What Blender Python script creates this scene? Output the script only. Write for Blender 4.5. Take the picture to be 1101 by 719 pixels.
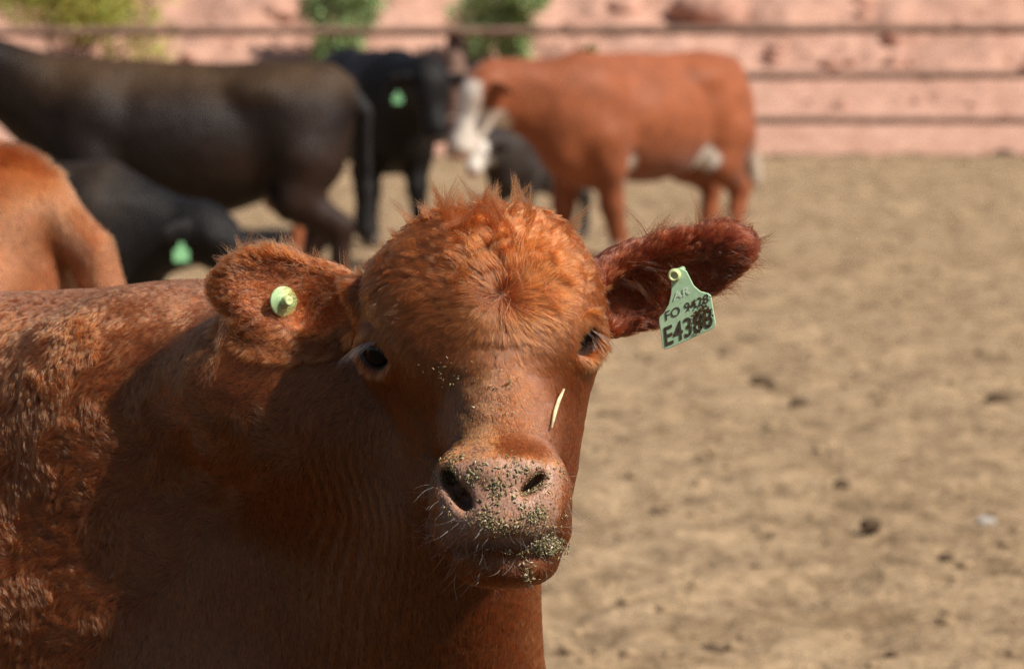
import bpy, math, random
import numpy as np
from mathutils import Vector, Matrix, Euler

rng = np.random.default_rng(7)
random.seed(7)
scene = bpy.context.scene
for o in list(bpy.data.objects):
    bpy.data.objects.remove(o)
COL = scene.collection

# ------------------------------------------------------------------ camera
PW, PH = 1101.0, 719.0            # photograph size
FPX = 4126.0                      # focal length in photograph pixels (135 mm on full frame)
CAMH = 1.60
HORIZON = -19.0                   # row of the horizon, just above the frame
PITCH = math.atan((PH / 2 - HORIZON) / FPX)
cam_d = bpy.data.cameras.new('camera')
cam_d.sensor_width = 36.0
cam_d.lens = FPX / PW * 36.0
cam_d.clip_start = 0.1
cam_d.clip_end = 2000
cam = bpy.data.objects.new('camera', cam_d)
COL.objects.link(cam)
cam.location = (0, 0, CAMH)
cam.rotation_euler = (math.radians(90) - PITCH, 0, 0)
scene.camera = cam
cam_d.dof.use_dof = True
cam_d.dof.focus_distance = 4.06
cam_d.dof.aperture_fstop = 8.0
cam_d.dof.aperture_blades = 9

# ------------------------------------------------------------------ light
SUN = np.array([0.58, -0.365, 0.73]); SUN /= np.linalg.norm(SUN)   # direction towards the sun
world = bpy.data.worlds.new('World')
scene.world = world
world.use_nodes = True
wn = world.node_tree.nodes; wl = world.node_tree.links
bg = wn['Background']
sky = wn.new('ShaderNodeTexSky')
sky.sky_type = 'NISHITA'
sky.sun_disc = False
sky.sun_elevation = math.asin(SUN[2])
sky.sun_rotation = math.atan2(SUN[0], SUN[1])
wl.new(sky.outputs[0], bg.inputs[0])
bg.inputs[1].default_value = 0.05
sun_d = bpy.data.lights.new('sun', 'SUN')
sun_d.energy = 5.0
sun_d.angle = math.radians(0.53)
sun_d.color = (1.0, 0.93, 0.83)
sun = bpy.data.objects.new('sun', sun_d)
COL.objects.link(sun)
sun.location = (6, -4, 9)
sun.rotation_euler = Vector(SUN).to_track_quat('Z', 'Y').to_euler()
scene.view_settings.view_transform = 'Standard'
scene.view_settings.look = 'None'
scene.view_settings.gamma = 1.0
scene.view_settings.exposure = 0.5
scene.render.film_transparent = False
scene.cycles.max_bounces = 8
scene.cycles.transparent_max_bounces = 8
scene.cycles.use_denoising = True
scene.cycles.denoising_prefilter = 'NONE'
try:
    scene.cycles_curves.shape = 'RIBBONS'
except Exception:
    pass

# ------------------------------------------------------------------ pixel helpers
cp, sp = math.cos(PITCH), math.sin(PITCH)
def ray(px, py):
    u = (px - PW / 2) / FPX; v = -(py - PH / 2) / FPX
    return np.array([u, cp + v * sp, -sp + v * cp])
def W(px, py, Y):
    r = ray(px, py); t = Y / r[1]
    return np.array([r[0] * t, Y, CAMH + r[2] * t])
def G(px, py, z=0.0):
    r = ray(px, py); t = (z - CAMH) / r[2]
    return np.array([r[0] * t, r[1] * t, z])
def proj(P):
    P = np.asarray(P); d = P[..., 2] - CAMH
    f = P[..., 1] * cp - d * sp; up = P[..., 1] * sp + d * cp
    return np.stack([PW / 2 + FPX * P[..., 0] / f, PH / 2 - FPX * up / f], -1)

# ------------------------------------------------------------------ scene helpers
def tag(o, label=None, cat=None, group=None, kind=None):
    if label: o['label'] = label
    if cat: o['category'] = cat
    if group: o['group'] = group
    if kind: o['kind'] = kind
    return o
def empty(name, loc=(0, 0, 0), rz=0.0):
    o = bpy.data.objects.new(name, None)
    COL.objects.link(o); o.location = loc; o.rotation_euler = (0, 0, rz)
    o.empty_display_size = 0.2
    return o
def mesh_obj(name, V, F, mat, parent=None, smooth=True):
    me = bpy.data.meshes.new(name)
    V = np.asarray(V, np.float32)
    if isinstance(F, np.ndarray):
        k = F.shape[1]
        me.vertices.add(len(V)); me.vertices.foreach_set('co', V.ravel())
        me.loops.add(F.size); me.loops.foreach_set('vertex_index', F.ravel().astype(np.int32))
        me.polygons.add(len(F)); me.polygons.foreach_set('loop_start', np.arange(0, F.size, k, dtype=np.int32))
        me.update(calc_edges=True)
    else:
        me.from_pydata([tuple(v) for v in V], [], F)
    me.validate()
    if smooth:
        me.polygons.foreach_set('use_smooth', np.ones(len(me.polygons), bool))
    if mat: me.materials.append(mat)
    o = bpy.data.objects.new(name, me)
    COL.objects.link(o)
    if parent is not None: attach(o, parent)
    return o
def attach(o, parent):
    """parent o, keeping its vertex data in world coordinates"""
    o.parent = parent
    if parent.type == 'EMPTY':
        o.matrix_parent_inverse = (Matrix.Translation(parent.location) @ parent.rotation_euler.to_matrix().to_4x4()).inverted()
def set_col(o, C, name='coat'):
    a = o.data.attributes.new(name, 'FLOAT_COLOR', 'POINT')
    C = np.concatenate([C, np.ones((len(C), 1))], 1).astype(np.float32)
    a.data.foreach_set('color', C.ravel())

# numpy value noise --------------------------------------------------
def _hash(i, j, k, s):
    i = i.astype(np.int64); j = j.astype(np.int64); k = k.astype(np.int64)
    h = (i * 374761393 + j * 668265263 + k * 2147483647 + s * 974634777) & 0xFFFFFFFF
    h = ((h ^ (h >> 13)) * 1274126177) & 0xFFFFFFFF
    h = ((h ^ (h >> 16)) * 2246822519) & 0xFFFFFFFF
    return ((h ^ (h >> 15)) & 0xFFFFFF) / float(0xFFFFFF)
def noise(P, scale, seed=0):
    """smooth noise in -1..1 ; P (n,3) in metres; scale = wavelength in metres"""
    Q = np.asarray(P, np.float64) / scale
    f = np.floor(Q); t = Q - f; t = t * t * (3 - 2 * t)
    r = 0
    for a in (0, 1):
        wx = t[..., 0] if a else 1 - t[..., 0]
        for b in (0, 1):
            wy = t[..., 1] if b else 1 - t[..., 1]
            for c in (0, 1):
                wz = t[..., 2] if c else 1 - t[..., 2]
                r = r + wx * wy * wz * _hash(f[..., 0] + a, f[..., 1] + b, f[..., 2] + c, seed)
    return r * 2 - 1
def fbm(P, scale, seed=0, octaves=3):
    r = 0; a = 1.0; tot = 0
    for i in range(octaves):
        r = r + a * noise(P, scale / 2 ** i, seed + i * 17); tot += a; a *= 0.5
    return r / tot
def sstep(a, b, x):
    t = np.clip((x - a) / (b - a), 0, 1); return t * t * (3 - 2 * t)

# signed-distance modelling -----------------------------------------
def nrm(v):
    v = np.asarray(v, float); return v / np.linalg.norm(v, axis=-1, keepdims=True)
def frame(e1, e3):
    e1 = nrm(e1); e3 = np.asarray(e3, float); e3 = nrm(e3 - e1 * (e3 @ e1)); e2 = np.cross(e3, e1)
    return np.stack([e1, e2, e3])
class Prim:
    def __init__(s, kind, k, op, grp, **a): s.kind = kind; s.k = k; s.op = op; s.grp = grp; s.__dict__.update(a)
    def bounds(s):
        if s.kind == 'ell':
            R = s.R if s.R is not None else np.eye(3)
            ext = np.sqrt(((R * s.r[:, None]) ** 2).sum(0)); return s.c - ext, s.c + ext
        m = np.array([s.ra, s.ra, s.ra]); n = np.array([s.rb, s.rb, s.rb])
        return np.minimum(s.a - m, s.b - n), np.maximum(s.a + m, s.b + n)
    def dist(s, x, y, z):
        if s.kind == 'ell':
            x = x - s.c[0]; y = y - s.c[1]; z = z - s.c[2]
            if s.R is not None:
                R = s.R
                x, y, z = (R[0, 0] * x + R[0, 1] * y + R[0, 2] * z, R[1, 0] * x + R[1, 1] * y + R[1, 2] * z, R[2, 0] * x + R[2, 1] * y + R[2, 2] * z)
            k0 = np.sqrt((x / s.r[0]) ** 2 + (y / s.r[1]) ** 2 + (z / s.r[2]) ** 2)
            k1 = np.sqrt((x / s.r[0] ** 2) ** 2 + (y / s.r[1] ** 2) ** 2 + (z / s.r[2] ** 2) ** 2) + 1e-6
            return k0 * (k0 - 1) / k1
        ab = s.b - s.a; L = ab @ ab
        t = np.clip(((x - s.a[0]) * ab[0] + (y - s.a[1]) * ab[1] + (z - s.a[2]) * ab[2]) / L, 0, 1)
        return np.sqrt((x - s.a[0] - t * ab[0]) ** 2 + (y - s.a[1] - t * ab[1]) ** 2 + (z - s.a[2] - t * ab[2]) ** 2) - (s.ra + t * (s.rb - s.ra))
def ell(c, r, k=.05, R=None, op='u', grp='body'):
    return Prim('ell', k, op, grp, c=np.asarray(c, float), r=np.asarray(r, float), R=R)
def cone(a, b, ra, rb, k=.05, op='u', grp='body'):
    return Prim('cone', k, op, grp, a=np.asarray(a, float), b=np.asarray(b, float), ra=ra, rb=rb)
def eval_field(prims, ax, ay, az):
    F = np.full((len(ax), len(ay), len(az)), 0.5, np.float32)
    for p in prims:
        lo, hi = p.bounds(); m = 0.11
        i0, i1 = np.searchsorted(ax, lo[0] - m), np.searchsorted(ax, hi[0] + m)
        j0, j1 = np.searchsorted(ay, lo[1] - m), np.searchsorted(ay, hi[1] + m)
        k0, k1 = np.searchsorted(az, lo[2] - m), np.searchsorted(az, hi[2] + m)
        if i1 <= i0 or j1 <= j0 or k1 <= k0: continue
        x = ax[i0:i1, None, None].astype(np.float32); y = ay[None, j0:j1, None].astype(np.float32); z = az[None, None, k0:k1].astype(np.float32)
        d = p.dist(x, y, z).astype(np.float32)
        A = F[i0:i1, j0:j1, k0:k1]
        if p.op == 'u':
            h = np.clip(.5 + .5 * (A - d) / p.k, 0, 1)
            F[i0:i1, j0:j1, k0:k1] = A * (1 - h) + d * h - p.k * h * (1 - h)
        else:
            h = np.clip(.5 - .5 * (A + d) / p.k, 0, 1)
            F[i0:i1, j0:j1, k0:k1] = A * (1 - h) - d * h + p.k * h * (1 - h)
    return F
def surface_nets(F, ax, ay, az):
    S = F < 0
    c = sum(S[i:S.shape[0] - 1 + i, j:S.shape[1] - 1 + j, k:S.shape[2] - 1 + k].astype(np.int8) for i in (0, 1) for j in (0, 1) for k in (0, 1))
    act = np.argwhere((c > 0) & (c < 8))
    idx = -np.ones(c.shape, np.int32); idx[tuple(act.T)] = np.arange(len(act))
    pos = np.zeros((len(act), 3)); cnt = np.zeros(len(act))
    A = (ax, ay, az)
    cor = [(i, j, k) for i in (0, 1) for j in (0, 1) for k in (0, 1)]
    for a in cor:
        for d in range(3):
            if a[d]: continue
            b = list(a); b[d] = 1
            ia = act + np.array(a); ib = act + np.array(b)
            fa = F[tuple(ia.T)]; fb = F[tuple(ib.T)]
            m = (fa < 0) != (fb < 0)
            t = np.where(m, fa / np.where(m, fa - fb, 1), 0)
            pa = np.stack([A[q][ia[:, q]] for q in range(3)], 1); pb = np.stack([A[q][ib[:, q]] for q in range(3)], 1)
            pos[m] += (pa + (pb - pa) * t[:, None])[m]; cnt[m] += 1
    V = pos / cnt[:, None]
    quads = []
    for d in range(3):
        u, v = (d + 1) % 3, (d + 2) % 3
        sl0 = [slice(None)] * 3; sl1 = [slice(None)] * 3
        sl0[d] = slice(0, -1); sl1[d] = slice(1, None)
        a = S[tuple(sl0)]; b = S[tuple(sl1)]
        e = np.argwhere(a != b)
        e = e[(e[:, u] > 0) & (e[:, v] > 0) & (e[:, u] < c.shape[u]) & (e[:, v] < c.shape[v])]
        fl = a[tuple(e.T)]
        q = []
        for du, dv in ((-1, -1), (0, -1), (0, 0), (-1, 0)):
            w = e.copy(); w[:, u] += du; w[:, v] += dv
            q.append(idx[tuple(w.T)])
        q = np.stack(q, 1)
        q[~fl] = q[~fl][:, ::-1]
        quads.append(q)
    return V, np.concatenate(quads)
def smooth_mesh(V, Q, it=2, lam=.5):
    E = np.concatenate([Q[:, [0, 1]], Q[:, [1, 2]], Q[:, [2, 3]], Q[:, [3, 0]]])
    E = np.concatenate([E, E[:, ::-1]])
    n = np.bincount(E[:, 0], minlength=len(V)).astype(float)
    for _ in range(it):
        M = np.stack([np.bincount(E[:, 0], V[E[:, 1], q], len(V)) for q in range(3)], 1) / np.maximum(n, 1)[:, None]
        V = V + lam * (M - V)
    return V
def vnormals(V, Q):
    fn = np.cross(V[Q[:, 2]] - V[Q[:, 0]], V[Q[:, 3]] - V[Q[:, 1]])
    N = np.zeros_like(V)
    for i in range(4):
        for q in range(3): N[:, q] += np.bincount(Q[:, i], fn[:, q], len(V))
    return N / (np.linalg.norm(N, axis=1, keepdims=True) + 1e-12)

# ------------------------------------------------------------------ materials
def mat_new(name):
    m = bpy.data.materials.new(name); m.use_nodes = True
    return m, m.node_tree.nodes, m.node_tree.links, m.node_tree.nodes['Principled BSDF']
def ramp(n, l, src, stops):
    r = n.new('ShaderNodeValToRGB'); l.new(src, r.inputs[0])
    e = r.color_ramp.elements
    while len(e) < len(stops): e.new(0.5)
    for i, (p, c) in enumerate(stops):
        e[i].position = p; e[i].color = (*c, 1)
    return r.outputs[0]
def tex(n, l, scale, detail=4, rough=.55, coord='Object', dist=0, stretch=None):
    tc = n.new('ShaderNodeTexCoord'); t = n.new('ShaderNodeTexNoise')
    t.inputs['Scale'].default_value = scale; t.inputs['Detail'].default_value = detail
    t.inputs['Roughness'].default_value = rough; t.inputs['Distortion'].default_value = dist
    if stretch:
        mp = n.new('ShaderNodeMapping'); mp.inputs['Scale'].default_value = stretch
        l.new(tc.outputs[coord], mp.inputs[0]); l.new(mp.outputs[0], t.inputs[0])
    else:
        l.new(tc.outputs[coord], t.inputs[0])
    return t.outputs[0]
def bump(n, l, src, strength, dist, b):
    bn = n.new('ShaderNodeBump'); bn.inputs['Strength'].default_value = strength; bn.inputs['Distance'].default_value = dist
    l.new(src, bn.inputs['Height']); l.new(bn.outputs[0], b.inputs['Normal'])
def mixc(n, l, fac, a, b, mode='MIX'):
    m = n.new('ShaderNodeMix'); m.data_type = 'RGBA'; m.blend_type = mode
    for s, v in ((0, fac), (6, a), (7, b)):
        if hasattr(v, 'links') or isinstance(v, bpy.types.NodeSocket): l.new(v, m.inputs[s])
        else: m.inputs[s].default_value = (*v, 1) if isinstance(v, tuple) else v
    return m.outputs[2]
def plain(name, c, rough=.7, spec=.3, nscale=0, namp=.3, bumpd=0):
    m, n, l, b = mat_new(name)
    b.inputs['Roughness'].default_value = rough; b.inputs['Specular IOR Level'].default_value = spec
    b.inputs['Base Color'].default_value = (*c, 1)
    if nscale:
        t = tex(n, l, nscale)
        lo = tuple(x * (1 - namp) for x in c); hi = tuple(min(1, x * (1 + namp)) for x in c)
        l.new(ramp(n, l, t, [(.3, lo), (.7, hi)]), b.inputs['Base Color'])
        if bumpd: bump(n, l, t, .6, bumpd, b)
    return m
def coat_mat(name, rough=.6, spec=.25, sheen=.15, hairscale=120.0, bumpd=.006):
    m, n, l, b = mat_new(name)
    at = n.new('ShaderNodeAttribute'); at.attribute_name = 'coat'
    t = tex(n, l, hairscale, 5, .6, stretch=(1, 1, .35))
    t2 = tex(n, l, 9, 4)
    c1 = mixc(n, l, 1.0, at.outputs[0], ramp(n, l, t, [(.3, (.55, .55, .55)), (.7, (1.25, 1.2, 1.15))]), 'MULTIPLY')
    c2 = mixc(n, l, 1.0, c1, ramp(n, l, t2, [(.3, (.8, .8, .8)), (.7, (1.15, 1.15, 1.15))]), 'MULTIPLY')
    l.new(c2, b.inputs['Base Color'])
    b.inputs['Roughness'].default_value = rough; b.inputs['Specular IOR Level'].default_value = spec
    b.inputs['Sheen Weight'].default_value = sheen; b.inputs['Sheen Roughness'].default_value = .4
    bump(n, l, t, .5, bumpd, b)
    return m
def hair_mat(name, rough=.27, radial=.42, ior=1.43):
    m = bpy.data.materials.new(name); m.use_nodes = True
    n = m.node_tree.nodes; l = m.node_tree.links
    n.remove(n['Principled BSDF'])
    h = n.new('ShaderNodeBsdfHairPrincipled')
    h.model = 'CHIANG'; h.parametrization = 'COLOR'
    at = n.new('ShaderNodeAttribute'); at.attribute_name = 'coat'
    hi = n.new('ShaderNodeHairInfo')
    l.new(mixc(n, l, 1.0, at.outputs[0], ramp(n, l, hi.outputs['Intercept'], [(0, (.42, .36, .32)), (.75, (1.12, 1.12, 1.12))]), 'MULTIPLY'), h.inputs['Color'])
    h.inputs['Roughness'].default_value = rough; h.inputs['Radial Roughness'].default_value = radial
    h.inputs['Random Roughness'].default_value = .2
    h.inputs['IOR'].default_value = ior
    l.new(h.outputs[0], n['Material Output'].inputs[0])
    return m
def hair_obj(name, P, R, C, mat, parent):
    """P (n,k,3) points, R (n,k) radii, C (n,3) colour"""
    n, k = P.shape[:2]
    cu = bpy.data.hair_curves.new(name)
    cu.add_curves([k] * n)
    cu.attributes['position'].data.foreach_set('vector', P.astype(np.float32).ravel())
    a = cu.attributes.get('radius') or cu.attributes.new('radius', 'FLOAT', 'POINT')
    a.data.foreach_set('value', R.astype(np.float32).ravel())
    a = cu.attributes.new('coat', 'FLOAT_COLOR', 'CURVE')
    a.data.foreach_set('color', np.concatenate([C, np.ones((n, 1))], 1).astype(np.float32).ravel())
    cu.materials.append(mat)
    o = bpy.data.objects.new(name, cu)
    COL.objects.link(o)
    attach(o, parent)
    o['kind'] = 'stuff'
    return o

MAT_DIRT, n, l, b = mat_new('trampled_dirt')
t1 = tex(n, l, 1.3, 6, .6); t2 = tex(n, l, 14, 6, .65); t3 = tex(n, l, 75, 4, .6); t4 = tex(n, l, 7.0, 5, .7, dist=.6, stretch=(1, .45, 1))
c = ramp(n, l, t1, [(.3, (.350, .241, .142)), (.7, (.450, .323, .200))])
c = mixc(n, l, 1.0, c, ramp(n, l, t2, [(.28, (.55, .53, .5)), (.52, (1, 1, 1)), (.8, (1.14, 1.12, 1.1))]), 'MULTIPLY')
c = mixc(n, l, 1.0, c, ramp(n, l, t4, [(.36, (.54, .52, .49)), (.53, (1, 1, 1)), (.8, (1.10, 1.09, 1.08))]), 'MULTIPLY')
c = mixc(n, l, 1.0, c, ramp(n, l, t3, [(.35, (.75, .74, .72)), (.65, (1.15, 1.14, 1.12))]), 'MULTIPLY')
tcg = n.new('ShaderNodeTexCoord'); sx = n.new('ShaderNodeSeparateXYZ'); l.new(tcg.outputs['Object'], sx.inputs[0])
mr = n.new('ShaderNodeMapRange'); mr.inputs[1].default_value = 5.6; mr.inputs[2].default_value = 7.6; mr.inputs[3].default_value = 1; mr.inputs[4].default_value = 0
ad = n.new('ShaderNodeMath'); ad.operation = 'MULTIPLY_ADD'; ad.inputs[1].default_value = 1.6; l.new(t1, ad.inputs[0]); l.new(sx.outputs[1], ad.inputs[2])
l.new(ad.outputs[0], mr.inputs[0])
c = mixc(n, l, mr.outputs[0], c, mixc(n, l, 1.0, c, (.17, .16, .15), 'MULTIPLY'))  # near ground, out of view, made darker to cut bounce light on the cow
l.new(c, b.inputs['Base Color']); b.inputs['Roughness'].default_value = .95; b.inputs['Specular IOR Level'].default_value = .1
bump(n, l, t2, .9, .05, b)
MAT_CLOD = plain('dry_clod', (.30, .21, .125), .95, .1, 30, .4, .02)
MAT_DUNG = plain('dark_dung', (.085, .055, .034), .9, .15, 40, .5, .02)
MAT_STONE = plain('pale_stone', (.36, .33, .30), .85, .2, 30, .2, .01)
MAT_BANK, n, l, b = mat_new('pink_sandstone_bank')
t1 = tex(n, l, .9, 6, .6); t2 = tex(n, l, 6, 6, .7); t3 = tex(n, l, 30, 4, .6)
c = ramp(n, l, t1, [(.3, (.43, .245, .180)), (.7, (.53, .320, .245))])
c = mixc(n, l, 1.0, c, ramp(n, l, t2, [(.3, (.75, .7, .68)), (.55, (1, 1, 1)), (.8, (1.1, 1.1, 1.1))]), 'MULTIPLY')
c = mixc(n, l, 1.0, c, ramp(n, l, t3, [(.3, (.85, .84, .83)), (.7, (1.1, 1.1, 1.1))]), 'MULTIPLY')
l.new(c, b.inputs['Base Color']); b.inputs['Roughness'].default_value = .95; b.inputs['Specular IOR Level'].default_value = .1
bump(n, l, t2, .8, .06, b)
MAT_ROCK = plain('red_rock', (.42, .235, .175), .9, .15, 7, .35, .05)
MAT_RAIL = plain('weathered_rail', (.165, .098, .072), .8, .25, 12, .4, .01)
MAT_BARK = plain('bark', (.10, .075, .055), .9, .1, 30, .3, .01)
MAT_COAT = coat_mat('short_coat')
MAT_BLACKCOAT = coat_mat('black_coat', .48, .16, .0, 60.0, .02)
MAT_HOOF = plain('hoof_horn', (.08, .06, .05), .6, .3, 40, .3)
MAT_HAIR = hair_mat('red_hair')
MAT_EYE, n, l, b = mat_new('eye_gloss')
b.inputs['Base Color'].default_value = (.006, .004, .004, 1); b.inputs['Roughness'].default_value = .08; b.inputs['Specular IOR Level'].default_value = .32
MAT_EYE.node_tree.nodes['Principled BSDF'].inputs['Coat Weight'].default_value = 0.0

#=====GROUND=====
# ------------------------------------------------------------------ ground
def axis(segs):
    out = [segs[0][0]]
    for a, b_, s in segs:
        n_ = max(1, int(round((b_ - a) / s))); out += list(np.linspace(a, b_, n_ + 1)[1:])
    return np.array(out)
gx = axis([(-400, -40, 40), (-40, -6, 1.5), (-6, 6.5, .055), (6.5, 40, 1.5), (40, 400, 40)])
gy = axis([(-60, -4, 6), (-4, 6, .5), (6, 14, .045), (14, 22, .075), (22, 37, .15), (37, 80, 4), (80, 500, 40)])
X, Y = np.meshgrid(gx, gy, indexing='ij')
P3 = np.stack([X, Y, X * 0], -1)
amp = sstep(6.5, 5.5, np.abs(X)) * sstep(38, 36, Y) * sstep(4, 6, Y)
hz = .018 * fbm(P3, .9, 3) + .026 * fbm(P3 * np.array([1, .55, 1]), .17, 5, 3) - .020 * np.clip(noise(P3, .17, 9) - .25, 0, 1)
hoof = np.clip(noise(P3, .22, 31) - .38, 0, 1)
hz = (hz - .05 * hoof) * amp
V = np.stack([X, Y, hz], -1).reshape(-1, 3)
ni, nj = X.shape
I = np.arange(ni * nj).reshape(ni, nj)
Q = np.stack([I[:-1, :-1], I[1:, :-1], I[1:, 1:], I[:-1, 1:]], -1).reshape(-1, 4)
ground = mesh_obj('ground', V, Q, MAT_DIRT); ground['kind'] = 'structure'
ground['label'] = 'dry trampled tan dirt of the feedlot pen'

def ico(sub=1):
    import bmesh
    bm = bmesh.new(); bmesh.ops.create_icosphere(bm, subdivisions=sub, radius=1)
    v = np.array([p.co[:] for p in bm.verts]); f = np.array([[q.index for q in p.verts] for p in bm.faces]); bm.free()
    return v, f
ICO1 = ico(1); ICO2 = ico(2); ICO3 = ico(3)
def gh(x, y):
    i = np.clip(np.searchsorted(gx, x), 0, ni - 1); j = np.clip(np.searchsorted(gy, y), 0, nj - 1)
    return hz[i, j]
def scatter_clods(name, N, mat, smin, smax, seed, label):
    r = np.random.default_rng(seed)
    yy = 7.0 + 29 * r.random(N) ** 1.6; xx = (r.random(N) * 2 - 1) * (1.2 + yy * .16)
    s = smin + (smax - smin) * r.random(N) ** 3
    v, f = ICO1
    VV = np.repeat(v[None], N, 0) * (1 + .35 * (r.random((N, len(v), 1)) - .5))
    VV = VV * s[:, None, None] * np.stack([.8 + .7 * r.random(N), .8 + .7 * r.random(N), .45 + .35 * r.random(N)], 1)[:, None, :]
    VV = VV + np.stack([xx, yy, gh(xx, yy) + s * .2], 1)[:, None, :]
    FF = (f[None] + (np.arange(N) * len(v))[:, None, None]).reshape(-1, 3)
    o = mesh_obj(name, VV.reshape(-1, 3), FF, mat); o['kind'] = 'stuff'; tag(o, label)
scatter_clods('dirt_crumbs', 6000, MAT_CLOD, .005, .022, 11, 'crumbled dry dirt scattered over the pen floor')
scatter_clods('dung_crumbs', 420, MAT_DUNG, .008, .028, 12, 'dark crumbs of dung scattered over the pen floor')
clods = [(820, 413, 12, 'dark dung clod on the dirt level with the cow\'s right eye, farther left one'), (860, 436, 10, 'dark dung clod just right of and below another clod'),
         (936, 571, 11, 'lone dark dung clod at the lower right of the dirt'), (766, 697, 12, 'dark dung clod near the bottom edge of the picture'),
         (1074, 428, 13, 'broad dark dung clod near the right edge of the picture'), (706, 545, 8, 'small dark dung clod right of the muzzle'),
         (905, 525, 8, 'small dark dung clod in the middle of the dirt'), (1018, 602, 8, 'small dark dung clod left of the pale stone')]
for k, (px, py, w, lab) in enumerate(clods):
    p = G(px, py); s = w / (FPX / p[1])
    v, f = ICO3
    q = v * (1 + .35 * fbm(v + k * 7.3, .9, 40 + k)[:, None]) * np.array([1.15, 1.2, .62]) * s
    o = mesh_obj('dung_clod', q + np.array([p[0], p[1], gh(p[0], p[1]) + s * .25]), f, MAT_DUNG)
    tag(o, lab, 'dung clod', 'dark dung clods on the pen floor')
p = G(1060, 563); s = .022
v, f = ICO2
o = mesh_obj('stone', v * (1 + .3 * fbm(v + 3, .9, 50)[:, None]) * np.array([1.4, 1.1, .7]) * s + np.array([p[0], p[1], gh(p[0], p[1]) + .008]), f, MAT_STONE, smooth=False)
tag(o, 'small pale stone on the dirt near the right edge', 'stone')

# ------------------------------------------------------------------ bank behind the fence
bx_ = axis([(-30, -7, 1.0), (-7, 7, .07), (7, 30, 1.0)]); bt = np.linspace(0, 1, 90)
YB = CAMH * cp * FPX / (168 - HORIZON)             # distance of the fence line
prof_s = np.array([0, .04, .10, .22, .34, .45, .60, .8, 1.0]); prof_y = np.array([YB + .6, YB + .75, YB + 1.3, YB + 2.1, YB + 2.9, YB + 3.9, YB + 5.6, YB + 9, YB + 14])
prof_z = np.array([-.15, .06, .22, .55, .95, 1.5, 2.4, 4.2, 6.0])
X, T = np.meshgrid(bx_, bt, indexing='ij')
Yb = np.interp(T, prof_s, prof_y); Zb = np.interp(T, prof_s, prof_z)
P3 = np.stack([X, Yb, Zb], -1)
rough = sstep(.5, 1.0, Zb)
d = .10 * fbm(P3, 2.2, 61) * sstep(0, .15, T) + (.06 + .22 * rough) * fbm(P3, .55, 62, 4) * sstep(.02, .15, T)
V = np.stack([X, Yb - d * .8, Zb + d * .6], -1).reshape(-1, 3)
ni2, nj2 = X.shape; I = np.arange(ni2 * nj2).reshape(ni2, nj2)
Q = np.stack([I[:-1, :-1], I[1:, :-1], I[1:, 1:], I[:-1, 1:]], -1).reshape(-1, 4)
bank = mesh_obj('bank', V, Q, MAT_BANK); bank['kind'] = 'structure'; bank['label'] = 'pink sandstone dirt bank rising behind the fence'
rocks = [(762, 12, 34, 'dark red rock on the bank above the standing red cow'), (785, 22, 20, 'smaller dark red rock below the rock above the red cow'), (672, 12, 22, 'dark red rock on the bank left of the larger rock'),
         (925, 4, 14, 'small rock at the top of the bank right of centre'), (1075, 36, 14, 'small rock on the bank near the top right corner'), (1035, 28, 9, 'tiny rock left of the rock at the top right corner'),
         (300, 14, 18, 'rock on the bank between the left bushes'), (430, 14, 18, 'rock on the bank right of the middle bush'), (618, 30, 14, 'rock on the bank right of the right bush')]
def bank_point(px, py):
    best = None
    zz = prof_z; yy = prof_y
    for t in np.linspace(.03, .9, 300):
        y = np.interp(t, prof_s, prof_y); z = np.interp(t, prof_s, prof_z)
        w = W(px, py, y)
        if w[2] <= z: return np.array([w[0], y, z])
    return W(px, py, YB + 4)
for k, (px, py, w, lab) in enumerate(rocks):
    p = bank_point(px, py); s = w / (FPX / p[1])
    v, f = ICO2
    q = v * (1 + .5 * fbm(v + k * 3.1, 1.0, 70 + k)[:, None]) * np.array([1.1, .8, .7]) * s
    o = mesh_obj('rock', q + p, f, MAT_ROCK, smooth=False); tag(o, lab, 'rock', 'rocks on the bank')

r_ = np.random.default_rng(77); NR = 420
tt = .10 + .5 * r_.random(NR) ** .8; v, f = ICO1
yy = np.interp(tt, prof_s, prof_y); zz = np.interp(tt, prof_s, prof_z); xx = (r_.random(NR) * 2 - 1) * 6.5
ss = .015 + .09 * r_.random(NR) ** 4
VV = v[None] * (1 + .5 * (r_.random((NR, len(v), 1)) - .5)) * ss[:, None, None] * np.array([1.3, 1, .8]) + np.stack([xx, yy - .03, zz + .02], 1)[:, None, :]
o = mesh_obj('rubble', VV.reshape(-1, 3), (f[None] + (np.arange(NR) * len(v))[:, None, None]).reshape(-1, 3), MAT_ROCK, smooth=False)
o['kind'] = 'stuff'; o['label'] = 'small red rubble strewn over the pink bank'
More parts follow.
